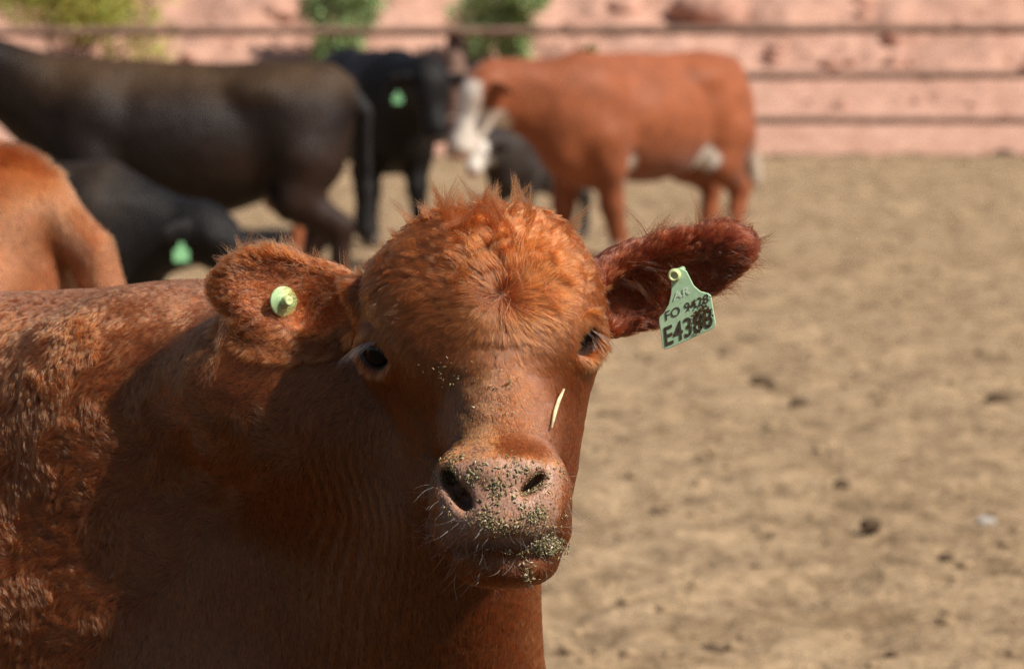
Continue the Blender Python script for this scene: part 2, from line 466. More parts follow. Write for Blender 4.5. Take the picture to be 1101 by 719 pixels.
# shrubs on the bank
def leaf_mat(name, a, b_):
    m, n, l, b = mat_new(name)
    oi = n.new('ShaderNodeAttribute'); oi.attribute_name = 'coat'
    l.new(oi.outputs[0], b.inputs['Base Color']); b.inputs['Roughness'].default_value = .6; b.inputs['Specular IOR Level'].default_value = .2
    b.inputs['Transmission Weight'].default_value = 0
    return m
MAT_LEAF = leaf_mat('leaf', 0, 0)
def shrub(name, px, py0, py1, wpx, dep, col, label, seed, N=3500):
    r = np.random.default_rng(seed)
    base = bank_point(px, py1); s = FPX / base[1]
    w = wpx / s / 2; h = (py1 - py0) / s
    root = empty(name, base)
    tag(root, label, 'shrub', 'shrubs on the bank')
    ctr = []
    for i in range(14):
        ctr.append([(r.random() * 2 - 1) * w * .75, (r.random() * 2 - 1) * dep, h * (.12 + .72 * r.random()), .3 * min(w, h / 2) * (1 + r.random())])
    ctr = np.array(ctr)
    ci = r.integers(0, 14, N); dirs = nrm(r.normal(size=(N, 3)))
    pos = ctr[ci, :3] + dirs * ctr[ci, 3:4] * (r.random((N, 1)) ** .4) * np.array([1.3, 1, 1.1])
    pos[:, 2] = np.maximum(pos[:, 2], .03)
    u = nrm(r.normal(size=(N, 3)) + dirs * .5); v = nrm(np.cross(u, r.normal(size=(N, 3))))
    L = .035 + .035 * r.random((N, 1)); Wd = L * .35
    A = pos; B = pos + u * L * .5 + v * Wd; Cc = pos + u * L; D = pos + u * L * .5 - v * Wd
    VV = np.stack([A, B, Cc, D], 1).reshape(-1, 3) + base
    FF = np.arange(N * 4).reshape(-1, 4)
    o = mesh_obj('foliage', VV, FF, MAT_LEAF, root, smooth=False); o['kind'] = 'stuff'
    cc = np.array(col) * (.7 + .6 * r.random((N, 1))) * (1 + .12 * r.normal(size=(N, 3)))
    set_col(o, np.repeat(np.clip(cc, .01, .6), 4, 0))
    for i in range(6):
        tip = ctr[i, :3] + base
        tube_obj('stem', [base - np.array([0, 0, .05]), (base + tip) / 2 + r.normal(size=3) * .04, tip], [.018, .012, .005], MAT_BARK, root, 6)
def tube_verts(pts, rad, ns=8):
    pts = np.asarray(pts, float); V = []; F = []
    up = np.array([.13, .21, .97])
    for i, p in enumerate(pts):
        t = pts[min(i + 1, len(pts) - 1)] - pts[max(i - 1, 0)]; t /= np.linalg.norm(t)
        a = np.cross(t, up if abs(t @ up) < .9 else np.array([1., 0, 0])); a /= np.linalg.norm(a); b_ = np.cross(t, a)
        for k in range(ns):
            th = 2 * math.pi * k / ns; V.append(p + rad[i] * (a * math.cos(th) + b_ * math.sin(th)))
    for i in range(len(pts) - 1):
        for k in range(ns):
            F.append((i * ns + k, i * ns + (k + 1) % ns, (i + 1) * ns + (k + 1) % ns, (i + 1) * ns + k))
    F.append(tuple(range(ns))[::-1]); F.append(tuple(range((len(pts) - 1) * ns, len(pts) * ns)))
    return np.array(V), F
def tube_obj(name, pts, rad, mat, parent=None, ns=8):
    V, F = tube_verts(pts, rad, ns); return mesh_obj(name, V, F, mat, parent)
shrub('yellow_green_bush', 75, -60, 84, 210, .45, (.36, .36, .08), 'broad yellow green bush on the bank at the top left', 21, 8200)
shrub('green_bush', 369, -40, 80, 84, .3, (.26, .36, .15), 'compact green bush behind the rail above the dark brown cow', 22, 5000)
shrub('green_bush', 540, -40, 84, 88, .3, (.27, .38, .15), 'green bush behind the rail above the white faced red cow', 23, 5200)
shrub('weed', 632, 52, 66, 14, .06, (.14, .18, .06), 'little weed at the foot of the bank just above the red cow', 24, 200)

# fence
fence = empty('rail_fence', (0, YB, 0))
tag(fence, 'weathered brown rail fence in front of the pink bank', 'fence')
for k, (py, r0) in enumerate([(33, .042), (80, .036), (128, .036)]):
    xs = np.linspace(-14, 14, 60)
    z0 = W(550, py, YB)[2]
    pts = np.stack([xs, np.full(60, YB) + .0 * xs, z0 + .024 * noise(np.stack([xs, xs * 0, xs * 0 + k], 1), 2.5, 80 + k)], 1)
    rr = r0 * (1 + .12 * noise(np.stack([xs, xs * 0, xs * 0 + k], 1), .8, 90 + k))
    tube_obj('rail', pts, rr, MAT_RAIL, fence, 10)
for px in (-914, -212, 490, 1192, 1894):
    q = W(px, 168, YB); x = q[0]
    tube_obj('post', [(x, YB + .125, -.2), (x + .005, YB + .125, .6), (x, YB + .125, 1.13)], [.10, .092, .088], MAT_RAIL, fence, 12)
# ------------------------------------------------------------------ the other cattle
def build_cow(name, label, px, D, yaw, scale, coatf, mat, poll=(.98, 0, 1.20), muzz=(1.22, 0, .86), legs=(0, 0, 0, 0), tail='down',
              res=.018, anchor=(0, 0), tagc=None, tag_side=1, fat=1.0, horn=False, z_off=0.0):
    """cow standing on the ground: local x forward, y to its left; anchor = local (x, y) of the point seen at picture column px, distance D"""
    P = []
    def e(c, r, k=.08, R=None): P.append(ell(c, r, k, R))
    def k_(a, b_, ra, rb, k=.06): P.append(cone(a, b_, ra, rb, k))
    e((.0, 0, .835), (.58, .30 * fat, .325)); e((-.52, 0, .94), (.33, .25, .265)); e((.42, 0, .84), (.31, .225, .335))
    k_((-.72, 0, 1.10), (.45, 0, 1.12), .10, .11, .09); e((-.12, 0, .72), (.42, .24 * fat, .24))
    k_((.56, 0, .66), (.34, 0, .58), .13, .14, .1)
    for s, o1, o2 in ((1, legs[0], legs[2]), (-1, legs[1], legs[3])):
        e((.40, s * .15, .86), (.17, .11, .28), .07)
        k_((.40, s * .17, .74), (.37, s * .165, .58), .13, .10); k_((.37, s * .165, .58), (.40 + o1 * .5, s * .15, .36), .095, .070); k_((.40 + o1 * .5, s * .15, .36), (.40 + o1, s * .15, .12), .062, .052, .03); k_((.40 + o1, s * .15, .12), (.43 + o1, s * .15, .04), .053, .060, .03)
        e((-.60, s * .13, .82), (.21, .13, .27), .07, None); k_((-.62, s * .15, .74), (-.56 + o2 * .2, s * .16, .56), .15, .10); k_((-.56 + o2 * .2, s * .16, .56), (-.77 + o2 * .6, s * .15, .42), .105, .068)
        k_((-.77 + o2 * .6, s * .15, .42), (-.74 + o2, s * .15, .12), .060, .050, .03); k_((-.74 + o2, s * .15, .12), (-.70 + o2, s * .15, .04), .053, .060, .03)
        e((-.40, s * .16, 1.07), (.12, .07, .06), .09)
    poll = np.array(poll); muzz = np.array(muzz); hd = nrm(muzz - poll)
    k_((.48, 0, 1.0), poll - hd * .02 + np.array([-.05, 0, -.03]), .20, .125, .09); k_((.5, 0, .82), poll * .75 + muzz * .25 + np.array([-.07, 0, -.02]), .19, .11, .09)
    sd = nrm(np.cross([0, 0, 1.], hd)); up = np.cross(hd, sd)
    RH = np.stack([hd, sd, up])
    L = np.linalg.norm(muzz - poll)
    e(poll + hd * .08, (.16, .125, .125), .05, RH); k_(poll + hd * .1 - up * .01, muzz - hd * .06 + up * .005, .108, .078, .05)
    k_(poll + hd * .17 - up * .07, muzz - hd * .1 - up * .03, .075, .045, .05)
    e(muzz - hd * .05 - up * .01, (.065, .078, .065), .03, RH)
    ears = []
    for s in (1, -1):
        a = poll + hd * .045 + sd * s * .09; ed = nrm(sd * s * .9 - np.array([0, 0, .18]) - hd * .15)
        Re = frame(ed, hd + up * .4); e(a + ed * .105, (.105, .058, .022), .02, Re); ears.append((a + ed * .12 + hd * .02, ed))
        e(poll + hd * .155 + sd * s * .085 + up * .02, (.035, .03, .03), .03, RH)
    if tail == 'down':
        k_((-.80, 0, 1.10), (-.90, 0, .98), .05, .036, .04); k_((-.90, 0, .98), (-.91, 0, .60), .032, .024, .02); k_((-.91, 0, .60), (-.90, 0, .40), .038, .05, .02)
    elif tail == 'swung':
        k_((-.80, 0, 1.10), (-.91, 0, .96), .05, .036, .04); k_((-.91, 0, .96), (-.94, 0, .66), .032, .024, .02); k_((-.94, 0, .66), (-.99, -.02, .46), .05, .06, .02)
    else:  # heavy tail close to the viewer
        k_((-.62, .0, 1.135), (-.80, .0, 1.115), .06, .05, .05); k_((-.80, .0, 1.115), (-.895, .0, 1.03), .05, .042, .012); k_((-.895, .0, 1.03), (-.945, .0, .88), .042, .038, .006); k_((-.945, .0, .88), (-.955, .0, .55), .038, .034, .006); k_((-.955, .0, .55), (-.95, .0, .35), .036, .06, .006)
    lo = np.min([p.bounds()[0] for p in P], 0) - .06; hi = np.max([p.bounds()[1] for p in P], 0) + .06
    A3 = [np.arange(lo[q], hi[q], res) for q in range(3)]
    Fd = eval_field(P, *A3); Vl, Ql = surface_nets(Fd, *A3); Vl = smooth_mesh(Vl, Ql, 2, .45)
    Nl = vnormals(Vl, Ql)
    Vl = Vl + Nl * (.011 * fbm(Vl + px, .15, 201, 3))[:, None]
    C = coatf(Vl, Nl, poll, muzz, hd, sd, up)
    # bare nose
    w = sstep(.085, .06, np.linalg.norm(Vl - (muzz + hd * .0), axis=1))[:, None]
    ca, sa = math.cos(yaw), math.sin(yaw)
    Rm = np.array([[ca, -sa, 0], [sa, ca, 0], [0, 0, 1]])
    g = W(px, 300, D); anc = Rm @ (np.array([anchor[0], anchor[1], 0]) * scale)
    org = np.array([g[0] - anc[0], D - anc[1], z_off])
    def T(p): return (np.asarray(p) * scale) @ Rm.T + org
    rt = empty(name, org); tag(rt, label, 'cow', 'cattle in the pen')
    bd = mesh_obj('body', T(Vl), Ql, mat, rt); set_col(bd, C)
    for s in (1, -1):
        v, f_ = ICO2
        mesh_obj('eye', T(v * .022 + poll + hd * .165 + sd * s * .098 + up * .025), f_, MAT_EYE, rt)
    for s, o1, o2 in ((1, legs[0], legs[2]), (-1, legs[1], legs[3])):
        for x_ in (.445 + o1, -.685 + o2):
            v, f_ = ICO2
            q = v * np.array([.075, .058, .06]); q[:, 2] = np.clip(q[:, 2], -.035, .05)
            mesh_obj('hoof', T(q + np.array([x_, s * .15, .035])), f_, MAT_HOOF, rt)
    v, f_ = ICO3
    q = (v * np.array([.030, .064, .048])) @ RH + muzz + hd * .004
    o = mesh_obj('nose', T(q), f_, MAT_NOSE if tagc != 'black' else MAT_HOOF, rt)
    if tagc:
        c_, ed = ears[0 if tag_side > 0 else 1]
        c_ = T(c_ + hd * .03 + np.array([0, 0, -.055]))
        toc = nrm(np.array([0, 0, CAMH]) - c_) ; rx_ = nrm(np.cross([0, 0, 1.], toc)); uz = np.cross(toc, rx_)
        ol = [(-.010, .035), (.010, .035), (.014, .012), (.032, .002), (.032, -.045), (-.032, -.045), (-.032, .002), (-.014, .012)]
        Va = [c_ + rx_ * x * .85 + uz * y * .85 + toc * t_ for t_ in (.002, -.002) for x, y in ol]; m_ = len(ol)
        mesh_obj('ear_tag', Va, [tuple(range(m_)), tuple(range(2 * m_ - 1, m_ - 1, -1))] + [(i, m_ + i, m_ + (i + 1) % m_, (i + 1) % m_) for i in range(m_)], MAT_TAGFAR, rt, smooth=False)
    return rt, T, Vl, Nl, Ql, Rm
MAT_NOSE = plain('pink_nose', (.42, .22, .17), .5, .4, 30, .15)
MAT_TAGFAR = plain('green_tag_far', (.22, .50, .24), .5, .4)
def mixw(C, w, col): return C * (1 - w[:, None]) + np.array(col) * w[:, None]
def coat_black(brown):
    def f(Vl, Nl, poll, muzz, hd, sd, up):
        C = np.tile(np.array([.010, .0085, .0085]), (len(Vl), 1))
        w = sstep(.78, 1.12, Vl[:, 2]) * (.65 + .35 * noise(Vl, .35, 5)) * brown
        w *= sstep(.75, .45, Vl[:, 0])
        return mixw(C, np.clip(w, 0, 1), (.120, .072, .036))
    return f
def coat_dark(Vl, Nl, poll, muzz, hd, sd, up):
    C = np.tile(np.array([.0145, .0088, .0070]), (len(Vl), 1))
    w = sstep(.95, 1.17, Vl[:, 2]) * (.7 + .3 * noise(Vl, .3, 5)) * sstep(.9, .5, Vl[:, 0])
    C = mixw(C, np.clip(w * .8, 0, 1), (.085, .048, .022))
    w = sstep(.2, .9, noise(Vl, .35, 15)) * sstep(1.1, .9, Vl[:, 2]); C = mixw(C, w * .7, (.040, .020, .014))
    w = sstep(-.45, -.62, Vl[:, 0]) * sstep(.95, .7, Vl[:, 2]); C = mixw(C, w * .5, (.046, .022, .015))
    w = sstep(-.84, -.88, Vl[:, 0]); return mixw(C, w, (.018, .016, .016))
def coat_red(c0, face=None, extra=None):
    def f(Vl, Nl, poll, muzz, hd, sd, up):
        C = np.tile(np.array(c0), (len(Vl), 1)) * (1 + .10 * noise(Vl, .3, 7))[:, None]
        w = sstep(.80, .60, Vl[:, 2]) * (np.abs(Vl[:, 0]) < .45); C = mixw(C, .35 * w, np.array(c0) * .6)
        if face is not None:
            q = Vl - poll; a = q @ hd; s = q @ sd; u = q @ up
            w = sstep(.03, .07, a) * sstep(-.17, -.12, u - .0) * (Vl[:, 0] > .62) * (np.abs(s) < .10)
            w = np.maximum(w, sstep(.06, .12, a) * (Vl[:, 0] > .62) * (u > -.2) * (np.abs(s) < .115))
            eye = np.exp(-((a - .17) / .03) ** 2 - ((np.abs(s) - .10) / .03) ** 2); w = w * (1 - .5 * eye)
            C = mixw(C, w, face)
        if extra:
            for (c_, r_, col) in extra:
                w = sstep(1.15, .85, np.sqrt((((Vl - np.array(c_)) / np.array(r_)) ** 2).sum(1)) + .15 * noise(Vl, .06, 9)); C = mixw(C, w, col)
        return C
    return f
WHT = (.72, .64, .56)
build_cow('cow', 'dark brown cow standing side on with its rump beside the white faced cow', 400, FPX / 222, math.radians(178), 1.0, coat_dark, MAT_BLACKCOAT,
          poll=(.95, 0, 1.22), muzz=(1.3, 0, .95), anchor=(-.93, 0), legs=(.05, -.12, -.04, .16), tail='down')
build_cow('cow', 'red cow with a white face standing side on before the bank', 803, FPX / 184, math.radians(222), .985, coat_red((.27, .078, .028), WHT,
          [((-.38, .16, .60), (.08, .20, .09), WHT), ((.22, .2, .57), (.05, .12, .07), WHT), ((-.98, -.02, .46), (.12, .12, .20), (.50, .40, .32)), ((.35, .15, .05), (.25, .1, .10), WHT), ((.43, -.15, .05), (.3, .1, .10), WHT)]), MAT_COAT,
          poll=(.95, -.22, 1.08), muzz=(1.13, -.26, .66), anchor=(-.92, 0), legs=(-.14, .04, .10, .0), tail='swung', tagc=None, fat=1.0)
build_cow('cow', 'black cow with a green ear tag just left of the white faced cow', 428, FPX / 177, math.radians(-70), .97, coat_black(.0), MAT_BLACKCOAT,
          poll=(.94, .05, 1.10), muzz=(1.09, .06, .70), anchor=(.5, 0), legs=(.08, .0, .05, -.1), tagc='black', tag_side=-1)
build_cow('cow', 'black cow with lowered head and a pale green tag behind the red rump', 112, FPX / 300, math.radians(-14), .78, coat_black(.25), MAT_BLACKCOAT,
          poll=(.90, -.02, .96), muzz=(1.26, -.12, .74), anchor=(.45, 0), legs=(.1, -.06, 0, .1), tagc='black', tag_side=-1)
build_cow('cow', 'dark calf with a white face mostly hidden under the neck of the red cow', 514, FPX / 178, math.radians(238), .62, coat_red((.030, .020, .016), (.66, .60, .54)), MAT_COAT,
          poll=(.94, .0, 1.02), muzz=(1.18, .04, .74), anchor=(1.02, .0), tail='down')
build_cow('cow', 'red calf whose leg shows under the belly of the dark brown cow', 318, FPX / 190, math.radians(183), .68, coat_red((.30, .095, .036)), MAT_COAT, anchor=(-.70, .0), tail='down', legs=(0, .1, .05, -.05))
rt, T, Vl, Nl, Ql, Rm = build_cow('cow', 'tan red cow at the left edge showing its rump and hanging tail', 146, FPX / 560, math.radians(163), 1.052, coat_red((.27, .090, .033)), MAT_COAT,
          anchor=(-.985, .0), tail='heavy', res=.012, legs=(0, .1, .05, -.05))

# coarse coat on the near rump
Qt = np.concatenate([Ql[:, [0, 1, 2]], Ql[:, [0, 2, 3]]]); Vw = T(Vl); Nw = Nl @ Rm.T; pe = proj(Vw)
we = .5 * np.linalg.norm(np.cross(Vw[Qt[:, 1]] - Vw[Qt[:, 0]], Vw[Qt[:, 2]] - Vw[Qt[:, 0]]), axis=1) * ((pe[Qt[:, 0], 0] > -60) & (pe[Qt[:, 0], 1] < 420) & (Nw[Qt[:, 0], 1] < .45))
NE = 26000; ie = np.searchsorted(np.cumsum(we) / we.sum(), rng.random(NE))
b1 = np.sqrt(rng.random(NE)); b2 = rng.random(NE); be = np.stack([1 - b1, b1 * (1 - b2), b1 * b2], 1)[..., None]
re_ = (Vw[Qt[ie]] * be).sum(1); ne = nrm((Nw[Qt[ie]] * be).sum(1))
te = np.array([.55, -.2, -.8]) + .35 * rng.normal(size=(NE, 3)) + .6 * np.stack([noise(re_, .08, 300 + i) for i in range(3)], 1); te = nrm(te - ne * (te * ne).sum(1, keepdims=True))
ridge = sstep(.75, .95, ne[:, 2])[:, None]
Le = (.016 + .010 * rng.random((NE, 1))) * (1 + .8 * ridge); se = np.linspace(0, 1, 4)[None, :, None]
Pe = re_[:, None] + te[:, None] * (Le[:, None] * se) + ne[:, None] * ((.25 + .6 * ridge)[:, None] * Le[:, None] * se * (1 - .4 * se))
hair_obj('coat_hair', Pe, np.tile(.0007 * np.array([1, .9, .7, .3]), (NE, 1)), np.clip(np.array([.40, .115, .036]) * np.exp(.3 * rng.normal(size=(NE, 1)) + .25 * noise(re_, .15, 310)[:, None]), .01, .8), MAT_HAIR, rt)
# ------------------------------------------------------------------ foreground cow
D0 = 4.10
def H(px, py, d): return W(px, py, D0 + d)
prims = []
def E(px, py, d, r, k=.03, R=None, op='u', grp='head'): prims.append(ell(H(px, py, d), r, k, R, op, grp))
def K(a, b, ra, rb, k=.03, op='u', grp='head'): prims.append(cone(H(*a), H(*b), ra, rb, k, op, grp))
def Rz(deg):
    a = math.radians(deg); return np.array([[math.cos(a), math.sin(a), 0], [-math.sin(a), math.cos(a), 0], [0, 0, 1]])
def Ry(deg):      # in-picture rotation, positive = counter-clockwise in the picture
    a = math.radians(deg); return np.array([[math.cos(a), 0, math.sin(a)], [0, 1, 0], [-math.sin(a), 0, math.cos(a)]])
def Rx(deg):
    a = math.radians(deg); return np.array([[1, 0, 0], [0, math.cos(a), math.sin(a)], [0, -math.sin(a), math.cos(a)]])
BA = 168            # the body runs to the left and away
bdir = np.array([math.cos(math.radians(BA)), math.sin(math.radians(BA)), 0]); bside = np.array([bdir[1], -bdir[0], 0])
if bside[1] > 0: bside = -bside       # bside points to the camera side
SH = np.array([-.30, 4.55, 0])        # point under the shoulders
def Bp(a, s, z): return SH + bdir * a + bside * s + np.array([0, 0, z])
RB = np.stack([bdir, np.cross([0, 0, 1], bdir), [0, 0, 1]])
def EB(a, s, z, r, k=.08): prims.append(ell(Bp(a, s, z), r, k, RB, 'u', 'body'))
def KB(a, b, ra, rb, k=.06): prims.append(cone(Bp(*a), Bp(*b), ra, rb, k, 'u', 'body'))
# trunk
EB(.62, 0, .915, (.62, .285, .305)); EB(1.12, 0, .93, (.34, .25, .28)); EB(.12, 0, .86, (.36, .235, .36))
KB((-.05, 0, 1.10), (1.3, 0, 1.09), .115, .12, .08)
EB(.04, .13, .84, (.19, .13, .31), .08); EB(.04, -.13, .84, (.19, .13, .31), .08)
KB((-.22, 0, .62), (.1, 0, .56), .12, .14, .1)
for s in (-1, 1):
    KB((.02, s * .17, .74), (.06, s * .16, .58), .115, .085); KB((.06, s * .16, .58), (.02, s * .15, .36), .082, .055); KB((.02, s * .15, .36), (.03, s * .15, .12), .05, .038, .03); KB((.03, s * .15, .12), (-.02, s * .15, .035), .042, .05, .03)
    KB((1.14, s * .13, .86), (1.10, s * .16, .58), .20, .11); KB((1.10, s * .16, .58), (1.30, s * .15, .42), .10, .055); KB((1.30, s * .15, .42), (1.26, s * .15, .12), .05, .038, .03); KB((1.26, s * .15, .12), (1.20, s * .15, .035), .042, .05, .03)
KB((1.38, 0, 1.10), (1.46, 0, .95), .045, .035, .04); KB((1.46, 0, .95), (1.47, 0, .55), .033, .022, .02); KB((1.47, 0, .55), (1.46, 0, .36), .03, .045, .02)
# neck: crest line and throat line, sweeping forward to the head
def KN(a, b, ra, rb, k=.07): prims.append(cone(a, b, ra, rb, k, 'u', 'body'))
KN(Bp(.05, 0, 1.06), H(385, 432, .26), .155, .115, .08)
KN(H(385, 432, .26), H(505, 385, .20), .115, .095, .06)
KN(Bp(.0, 0, .90), H(470, 440, .20), .19, .105, .08)
KN(Bp(-.05, 0, .74), H(505, 520, .17), .17, .075, .08)
KN(H(515, 575, .12), H(505, 800, .22), .058, .085, .06)
KN(H(505, 800, .22), Bp(-.2, 0, .60), .085, .11, .06)
KN(H(470, 560, .16), H(450, 760, .26), .085, .11, .07)
prims.append(ell(H(318, 425, .195), (.14, .085, .10), .09, Ry(-10), 'u', 'body'))
prims.append(ell(H(160, 450, .335), (.16, .11, .15), .08, None, 'u', 'body'))
# skull
E(513, 347, .105, (.104, .112, .086), .04)
K((455, 322, .094), (570, 318, .092), .042, .042, .06)
K((500, 284, .088), (540, 282, .086), .032, .032, .06)
E(520, 358, .070, (.096, .088, .094), .04)
K((505, 308, .066), (556, 306, .066), .052, .052, .05)
K((534, 385, .035), (543, 500, -.055), .070, .050, .04)
K((503, 400, .075), (526, 500, -.030), .052, .038, .03)
K((560, 395, .065), (556, 500, -.035), .053, .038, .03)
E(572, 462, .115, (.047, .100, .100), .05, Rx(-18)); E(484, 462, .135, (.056, .100, .115), .045, Rx(-18))
K((574, 415, .075), (583, 520, .030), .046, .032, .04)
K((474, 420, .115), (495, 525, .045), .045, .036, .03)
K((466, 342, .048), (574, 338, .046), .048, .048, .04)
K((460, 316, .060), (568, 312, .058), .048, .048, .04)
K((482, 384, .052), (572, 380, .050), .040, .040, .06)
K((486, 364, .046), (572, 360, .045), .045, .045, .05)
# brow and cheek bones
K((596, 338, .048), (620, 348, .060), .018, .014, .025)
K((604, 392, .052), (580, 462, .020), .018, .012, .03); K((432, 404, .075), (470, 470, .045), .016, .010, .03)
K((438, 335, .100), (434, 372, .090), .036, .034, .04); K((588, 325, .090), (592, 362, .075), .034, .034, .04)
# orbits
E(606, 354, .060, (.028, .046, .030), .03); E(423, 368, .070, (.030, .048, .032), .03)
# muzzle
E(538, 531, -.082, (.070, .058, .052), .025)
E(503, 537, -.076, (.038, .046, .047), .02); E(575, 534, -.088, (.035, .046, .045), .02)
E(536, 505, -.090, (.056, .045, .022), .014); K((492, 508, -.088), (582, 506, -.086), .0175, .0175, .016)
E(538, 558, -.112, (.050, .040, .033), .02)
K((492, 573, -.080), (590, 571, -.078), .024, .024, .02)
K((520, 590, -.060), (566, 588, -.058), .036, .035, .02)
E(545, 604, -.078, (.050, .046, .026), .02)
# mouth slit
K((498, 588, -.128), (545, 586, -.148), .007, .009, .008, 's'); K((545, 586, -.148), (592, 584, -.122), .009, .008, .008, 's')
K((490, 591, -.100), (500, 590, -.138), .004, .006, .008, 's'); K((600, 583, -.095), (590, 584, -.132), .004, .006, .008, 's')
# nostrils
prims.append(ell(H(498, 535, -.118), (.0092, .034, .0155), .009, Ry(36), 's', 'head'))
prims.append(ell(H(484, 516, -.104), (.008, .026, .012), .009, Ry(30), 's', 'head'))
prims.append(ell(H(572, 521, -.128), (.0185, .032, .0062), .008, Ry(42), 's', 'head'))
# eyes
EYES = [(H(611, 361, .033), nrm(np.array([.56, -.82, .0])), .0225), (H(414, 376, .044), nrm(np.array([-.46, -.88, .0])), .0235)]
for c, dr, r in EYES:
    prims.append(ell(c, (r + .0040,) * 3, .016, None, 'u', 'head'))
for (c, dr, r), sl in zip(EYES, (-12, 12)):
    up = nrm(np.array([0, 0, 1.]) - dr * dr[2]); sd = np.cross(up, dr)
    a = math.radians(sl); sd, up = sd * math.cos(a) + up * math.sin(a), up * math.cos(a) - sd * math.sin(a)
    prims.append(ell(c + dr * (r + .002) + up * .0025, (.0240, .0225, .022), .003, np.stack([sd, up, dr]), 's', 'head'))
def eye_open(i, P):
    c, dr, r = EYES[i]; up = nrm(np.array([0, 0, 1.]) - dr * dr[2]); sd = np.cross(up, dr); a = math.radians((-12, 12)[i])
    sd, up = sd * math.cos(a) + up * math.sin(a), up * math.cos(a) - sd * math.sin(a)
    q = P - (c + dr * (r + .002) + up * .0025)
    return np.sqrt(((q @ sd) / .0240) ** 2 + ((q @ up) / .0225) ** 2) + 9 * ((q @ dr) < -.022)
# ears
EARS = []
def ear(base, tip, face, r1, r2, r3, cav):
    a = H(*base); b_ = H(*tip); Rr = frame(b_ - a, face); c = (a + b_) / 2
    L = np.linalg.norm(b_ - a) / 2
    EARS.append((c, Rr, L, r2, a, b_))
    prims.append(ell(c, (L, r2, r3), .012, Rr, 'u', 'ear'))
    prims.append(cone(a - Rr[0] * .03, a + Rr[0] * .05, .030, .030, .03, 'u', 'ear'))
    return c, Rr, L
c, Rr, L = ear((398, 338, .135), (234, 308, .15), (.34, -.90, .20), .0, .042, .017, 0)
prims.append(ell(H(318, 350, .138), (.052, .015, .028), .02, Ry(-22), 'u', 'ear'))
prims.append(ell(H(285, 298, .146), (.044, .014, .024), .02, Ry(12), 'u', 'ear'))
prims.append(cone(H(398, 326, .100), H(302, 280, .126), .022, .007, .022, 'u', 'ear'))
prims.append(cone(H(398, 330, .088), H(345, 300, .100), .020, .012, .015, 'u', 'ear'))
prims.append(ell(c + Rr[2] * .036 - Rr[0] * .004, (L * 1.02, .050, .031), .010, Rr, 's', 'ear'))
prims.append(cone(H(386, 340, .090), H(338, 332, .126), .015, .023, .012, 's', 'ear'))
c, Rr, L = ear((628, 326, .14), (796, 268, .15), (-.45, -.74, -.50), .0, .041, .016, 0)
prims.append(cone(H(632, 316, .118), H(722, 275, .125), .026, .012, .022, 'u', 'ear'))
prims.append(cone(H(634, 337, .125), H(720, 328, .140), .022, .014, .022, 'u', 'ear'))
prims.append(ell(H(768, 268, .150), (.032, .014, .022), .02, Ry(8), 'u', 'ear'))
prims.append(ell(c + Rr[2] * .034, (L * .95, .046, .031), .010, Rr, 's', 'ear'))

ax = axis([(-2.05, -.36, .015), (-.36, .29, .0035), (.29, .36, .015)])
ay = axis([(3.86, 4.33, .0035), (4.33, 5.7, .015)])
az = axis([(-.02, .62, .015), (.62, .92, .0075), (.92, 1.43, .0035), (1.43, 1.5, .015)])
FLD = eval_field(prims, ax, ay, az)
V, Q = surface_nets(FLD, ax, ay, az); del FLD
V = smooth_mesh(V, Q, 3, .45)
N = vnormals(V, Q)
pp = proj(V)
def gdist(grp, P):
    d = np.full(len(P), 9.)
    for p in prims:
        if p.grp == grp and p.op == 'u': d = np.minimum(d, p.dist(P[:, 0], P[:, 1], P[:, 2]))
    return d
def gauss(pp, x, y, sx, sy): return np.exp(-((pp[:, 0] - x) / sx) ** 2 - ((pp[:, 1] - y) / sy) ** 2)
dh, de, db = gdist('head', V), gdist('ear', V), gdist('body', V)
# folds of skin down the neck
foldw = sstep(290, 350, pp[:, 0]) * sstep(470, 420, pp[:, 0]) * sstep(385, 440, pp[:, 1]) * (db < dh - .004)
ph = pp[:, 0] + .05 * (pp[:, 1] - 550) + 16 * noise(V, .10, 101)
V = V + N * (foldw * .0008 * (1 + .9 * noise(V, .07, 107)) * np.sin(ph * 2 * math.pi / 11.5))[:, None]
# finer relief of the face
V = V + N * (.0030 * fbm(V, .05, 103) * (dh < .012))[:, None]
N = vnormals(V, Q)

# skin colours (what the thing itself has): red coat, bare nose pad, pink inner ear, dark lids
skin = np.tile(np.array([.12, .036, .013]), (len(V), 1))
front = N[:, 1] < .35
nose = (dh < .02) & front & (V[:, 1] < D0 - .085)
nl = 480 + .012 * (pp[:, 0] - 538) ** 2 * .35
padw = sstep(484, 494, pp[:, 1] - .0016 * (pp[:, 0] - 537) ** 2) * sstep(594, 584, pp[:, 1]) * sstep(78, 60, np.abs(pp[:, 0] - 537)) * nose
skin = skin * (1 - padw[:, None]) + np.array([.33, .180, .122]) * padw[:, None]
lipw = np.clip(gauss(pp, 545, 588, 55, 7) * 1.3, 0, 1) * nose * (pp[:, 1] > 576)
skin = skin * (1 - .75 * lipw[:, None]) + np.array([.10, .05, .04]) * .75 * lipw[:, None]
for i in (0, 1):
    w = sstep(1.06, .98, eye_open(i, V))[:, None]
    skin = skin * (1 - .85 * w) + np.array([.035, .02, .016]) * .85 * w
c0, R0, L0, r20, _, _ = EARS[0]
for (c, Rr, L, r2, a, b_) in EARS:
    q = (V - c) @ Rr.T
    w = (sstep(1.0, .7, np.sqrt((q[:, 0] / L) ** 2 + (q[:, 1] / r2) ** 2)) * ((N @ Rr[2]) > .1) * (de < .03))[:, None]
    skin = skin * (1 - w) + np.array([.34, .15, .095]) * w

